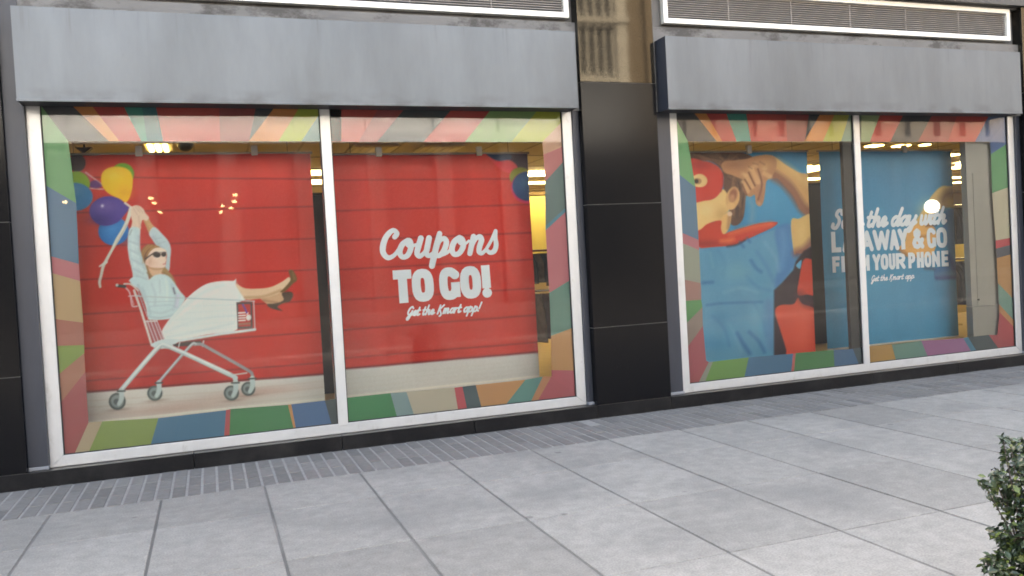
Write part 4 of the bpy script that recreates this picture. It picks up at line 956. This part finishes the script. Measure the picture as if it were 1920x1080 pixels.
partition((560,400), (660,400), (600,366), 3.4, DKW, "black display wall seen in the gap between the two red banners")
partition((1490,400), (1570,400), (1525,347), 3.4, DKW, "black display wall seen in the gap between the two blue banners")
def px_rack(q0, q1, qz, y, kinds, h, label):
    a, c = on_y(q0, y)[0], on_y(q1, y)[0]; z = on_y(qz, y)[2]; return rack(a, c, y, z, kinds, h, label)
px_rack((985,470), (1060,470), (1005,470), 3.0, [0,2,0,3], .42, "short rack of black tops right of the coupon banner")
px_rack((1000,540), (1050,540), (1010,545), 2.2, [2,1,1,2], .62, "rack of maroon and taupe clothes right of the coupon banner")
px_rack((1770,395), (1850,395), (1800,385), 4.2, [0,3,0,0], .62, "rack of black clothes hung high beside the grey partition")
px_rack((1770,480), (1850,480), (1800,485), 2.6, [0,0,3,0], .62, "rack of dark clothes hung low beside the grey partition")
YEL = mat("yellow_wall_paint", (.80,.66,.20), .6)
def lit_wall(q0, q1, qt, qb, y, label):
    a, c = on_y(q0, y)[0], on_y(q1, y)[0]; z1, z0 = on_y(qt, y)[2], max(.02, on_y(qb, y)[2])
    t = empty("yellow_display_wall", ((a+c)/2, y, z0), label=label, cat="display wall")
    MB().box(a, c, y, y+.08, z0, z1).build("panel", YEL, t); MB().box(a-.02, c+.02, y-.03, y+.1, z1+.001, z1+.06).build("cap_rail", mat("brown_trim", (.16,.10,.03), .6), t)
    # strip lamp added to brighten the yellow wall
    MB().box(a+.05, c-.05, y-.55, y-.45, 3.03, 3.06).build("added_strip_lamp", mat("warm_added_lamp", (.9,.8,.5), .5, emit=(1,.85,.5), estr=5.0), t)
    MB().tube([((a+c)/2, y-.5, 3.06), ((a+c)/2, y-.5, 3.098)], .02).build("added_lamp_hanger", BLK, t)
lit_wall((960,400), (1080,400), (1005,366), (1005,520), 6.5, "bright yellow wall seen right of the coupon banner")
lit_wall((1760,450), (1860,450), (1800,430), (1800,620), 6.0, "yellow lit wall glimpsed between the layaway banner and the grey partition")

# ------------------------------------------------------------------ shrub at the lower right corner
LEAF = attr_mat("shrub_leaf", .38, .45, var=.15, scale=30)
def at_depth(q, d_): v = ray(q); return EYE+v*d_
def shrub():
    base = at_depth((1935,1000), 3.3); t = empty("shrub", (base[0], base[1], 0), label="small leafy dark green shrub at the lower right corner of the pavement", cat="shrub")
    cl = [((1896,838),26,46),((1880,822),12,8),((1915,860),42,110),((1866,900),24,50),((1846,908),13,16),((1884,926),34,90),((1930,920),62,260),((1918,968),30,80),((1960,980),75,330),((1876,1002),20,40),((1925,1030),58,300),((1896,1030),26,60),((1866,1058),24,44),((1846,1058),12,12),((1890,1085),46,150),((1970,1090),85,420),((2010,900),80,330),((2030,1020),90,380),((1940,1150),85,380),((2040,1150),100,380),((1985,840),40,130)]
    V = []; F = []; C_ = []
    for q, rp, n in cl:
        dz = rng.normal(0, .05); c = at_depth(q, 3.3+dz); r_ = rp*3.3/FPX
        for _ in range(int(n*1.35)):
            d_ = rng.normal(0, 1, 3); d_ /= np.linalg.norm(d_); p = c+d_*r_*(rng.random()**.45)
            if p[2] < .03: continue
            nrm = d_*.7+np.array([0,0,.75])+rng.normal(0, .55, 3); nrm /= np.linalg.norm(nrm)
            ax = np.cross(nrm, rng.normal(0, 1, 3)); ax /= np.linalg.norm(ax); sd_ = np.cross(nrm, ax)
            L = .031*(.65+.7*rng.random()); wl = L*(.20+.09*rng.random()); cur = L*.14
            pts = [p-ax*L*.5, p-ax*L*.12+sd_*wl+nrm*cur*.4, p+ax*L*.22+sd_*wl*.8+nrm*cur*.3, p+ax*L*.52-nrm*cur, p+ax*L*.22-sd_*wl*.8+nrm*cur*.3, p-ax*L*.12-sd_*wl+nrm*cur*.4, p-ax*L*.1, p+ax*L*.24-nrm*.1*cur]
            o = len(V); V += pts; F += [(o,o+6,o+1),(o+1,o+6,o+7,o+2),(o+2,o+7,o+3),(o+3,o+7,o+4),(o+4,o+7,o+6,o+5),(o+5,o+6,o)]
            g = .022+.042*rng.random(); young = rng.random() < .16
            col = (g*.62+(.05 if young else 0), g*1.0+(.06 if young else 0), g*.45)
            C_ += [col]*8
    mb = MB(); mb.v = [tuple(v) for v in V]; mb.f = [list(f) for f in F]; mb.m = [0]*len(F); mb.c = C_
    mb.build("foliage", LEAF, t, smooth=False)
    ST = mat("shrub_bark", (.045,.035,.026), .85, var=.3, scale=20); g0 = np.array([base[0], base[1], 0.0]); st = MB()
    fork = g0+np.array([0,0,.16]); st.tube([g0-np.array([0,0,.02]), g0+np.array([.01,0,.08]), fork], [.022,.019,.016], 8)
    for q, rp, n in cl:
        c = at_depth(q, 3.3); m_ = (fork+c)/2+rng.normal(0, .02, 3); st.tube([fork, m_, c], [.006,.0035,.0016], 6)
    st.build("stem", ST, t, smooth=True)
shrub()

# ------------------------------------------------------------------ the sunlit stone building across the street (what the glass and granite mirror)
STONE = mat("pale_limestone", (.55,.57,.59), .8, var=.10, scale=1.5, bump=.1, bscale=8)
STONED = mat("stone_base_course", (.045,.045,.047), .8, var=.15, scale=1.2)
WG = mat("far_window_glass", (.03,.035,.04), .12, 0, .6)
ob = empty("stone_building", (20, -26, 0), label="pale limestone building across the street, mirrored in the glass and granite", cat="building")
bx0, bx1, H = -27.1, 17.7, 16.0
MB().box(bx0, bx1, -40, -26.35, 6.7, H).build("wall", STONE, ob)
MB().box(bx0, bx1, -40, -26.36, 0, 6.7).build("base_wall", STONED, ob)
bay = 2.8; n = int((bx1-bx0)/bay)
pil = MB()
for i in range(n+1):
    x = bx0+i*bay; pil.box(x-.26, x+.26, -26.35, -25.95, 7.1, H-1.2); pil.box(x-.34, x+.34, -26.35, -25.85, 0, 6.6, 1)
    for zz in (8.9, 11.9): pil.box(x-.34, x+.34, -26.35, -25.85, zz, zz+.25)
pil.build("pilasters", [STONE, STONED], ob, bevel=.03)
co = MB()
for z0, z1, pr in ((6.7,7.1,.75), (9.1,9.35,.30), (11.9,12.1,.45), (H-1.2,H-.6,.7), (H-.6,H,1.1)): co.box(bx0, bx1, -26.36, -26.35+pr, z0, z1)
co.build("cornices", STONE, ob)
for i in range(n):
    xc = bx0+(i+.5)*bay
    if not (-14 < xc < 52): continue
    f = MB(); f.box(xc-.95, xc+.95, -26.35, -26.30, 1.0, 5.6); f.build("shop_window", WG, ob)
    for z in (9.75, 12.3):
        m_ = MB()
        for k_ in (-2, -1, 0, 1, 2): m_.box(xc+k_*.42-.13, xc+k_*.42+.13, -26.35, -26.31, z, z+1.9)
        m_.build("window", WG, ob)
    ms = MB()
    for z in (9.75, 12.3):
        for k_ in (-1.05, -.63, -.21, .21, .63, 1.05):
            ms.sphere((xc+k_, -26.08, z-.08), .10, 8); ms.sphere((xc+k_, -26.08, z+2.02), .11, 8)
            ms.tube([(xc+k_,-26.2,z-.2),(xc+k_,-26.2,z+1.0),(xc+k_,-26.2,z+1.95)], [.08,.065,.09], 8)
        ms.box(xc-1.12, xc+1.12, -26.35, -26.0, z-.4, z-.2); ms.box(xc-1.12, xc+1.12, -26.35, -26.05, z+2.0, z+2.2)
    ms.build("window_surround", STONE, ob)
BRN = mat("brown_sandstone", (.22,.19,.155), .8, var=.25, scale=1.2, stretch=(3,1,.5))
o2 = empty("sandstone_building", (40, -26, 0), label="taller brown sandstone building across the street, beside the pale limestone one", cat="building")
MB().box(17.75, 66, -40, -26.6, 6.7, 21).build("wall", BRN, o2); MB().box(17.75, 66, -40, -26.62, 0, 6.7).build("base_wall", STONED, o2)
b = MB(); x = 17.9
while x < 65:
    wd_ = .35+.5*rnd.random(); b.box(x, x+wd_, -26.6, -26.6+.25+.2*rnd.random(), 7.0, 20.5); x += wd_+.7+.9*rnd.random()
b.build("wall_ribs", BRN, o2, bevel=.03)
b = MB(); b.box(17.75, 66, -26.62, -26.0, 6.7, 7.0); b.box(17.75, 66, -26.62, -25.9, 20.5, 21.0); b.build("cornices", BRN, o2)
LAMP = mat("warm_lit_lamp", (.9,.8,.5), .4, emit=(1.0,.72,.35), estr=3.0)
LAMPW = mat("white_lit_globe", (.9,.9,.85), .4, emit=(1.0,.95,.8), estr=4.5)
def mirror(q, yb):
    h = on_y(q, .022); d_ = ray(q)*np.array([1,-1,1]); t = (h[1]-yb)/-d_[1]; return h+t*d_
def wall_lamp(q, r_, m, label):
    P = mirror(q, -25.6); t = empty("wall_lamp", tuple(P), label=label, cat="lamp", group="lit lamps mirrored in the shop glass")
    MB().sphere(tuple(P), r_, 14, sz=.95 if r_ > .3 else .6).build("globe", m, t, smooth=True); MB().tube([(P[0],-26.34,P[2]),(P[0],P[1]-r_*.9,P[2])], .04, 8).build("arm", BLK, t)
for q, r_, lab in (((283,372),.09,"lit lamp mirrored above the woman's hands, upper one of a close pair"), ((289,381),.09,"lit lamp mirrored above the woman's hands, lower one of a close pair"), ((300,398),.08,"faint lit lamp mirrored just right of the woman's hands"),
    ((441,366),.09,"lit lamp mirrored on the cart banner, topmost of a short string"), ((439,378),.09,"lit lamp mirrored on the cart banner, second down its string"), ((433,390),.09,"lit lamp mirrored on the cart banner, third down its string"), ((417,386),.08,"small lit lamp mirrored left of the string on the cart banner"), ((414,398),.08,"lowest small lit lamp mirrored on the cart banner"),
    ((122,379),.09,"lone lit lamp mirrored on the blue stripe of the left border")):
    wall_lamp(q, r_, LAMP, lab)
wall_lamp((1747,387), .37, LAMPW, "big round white lamp glowing over the word with on the blue banner")
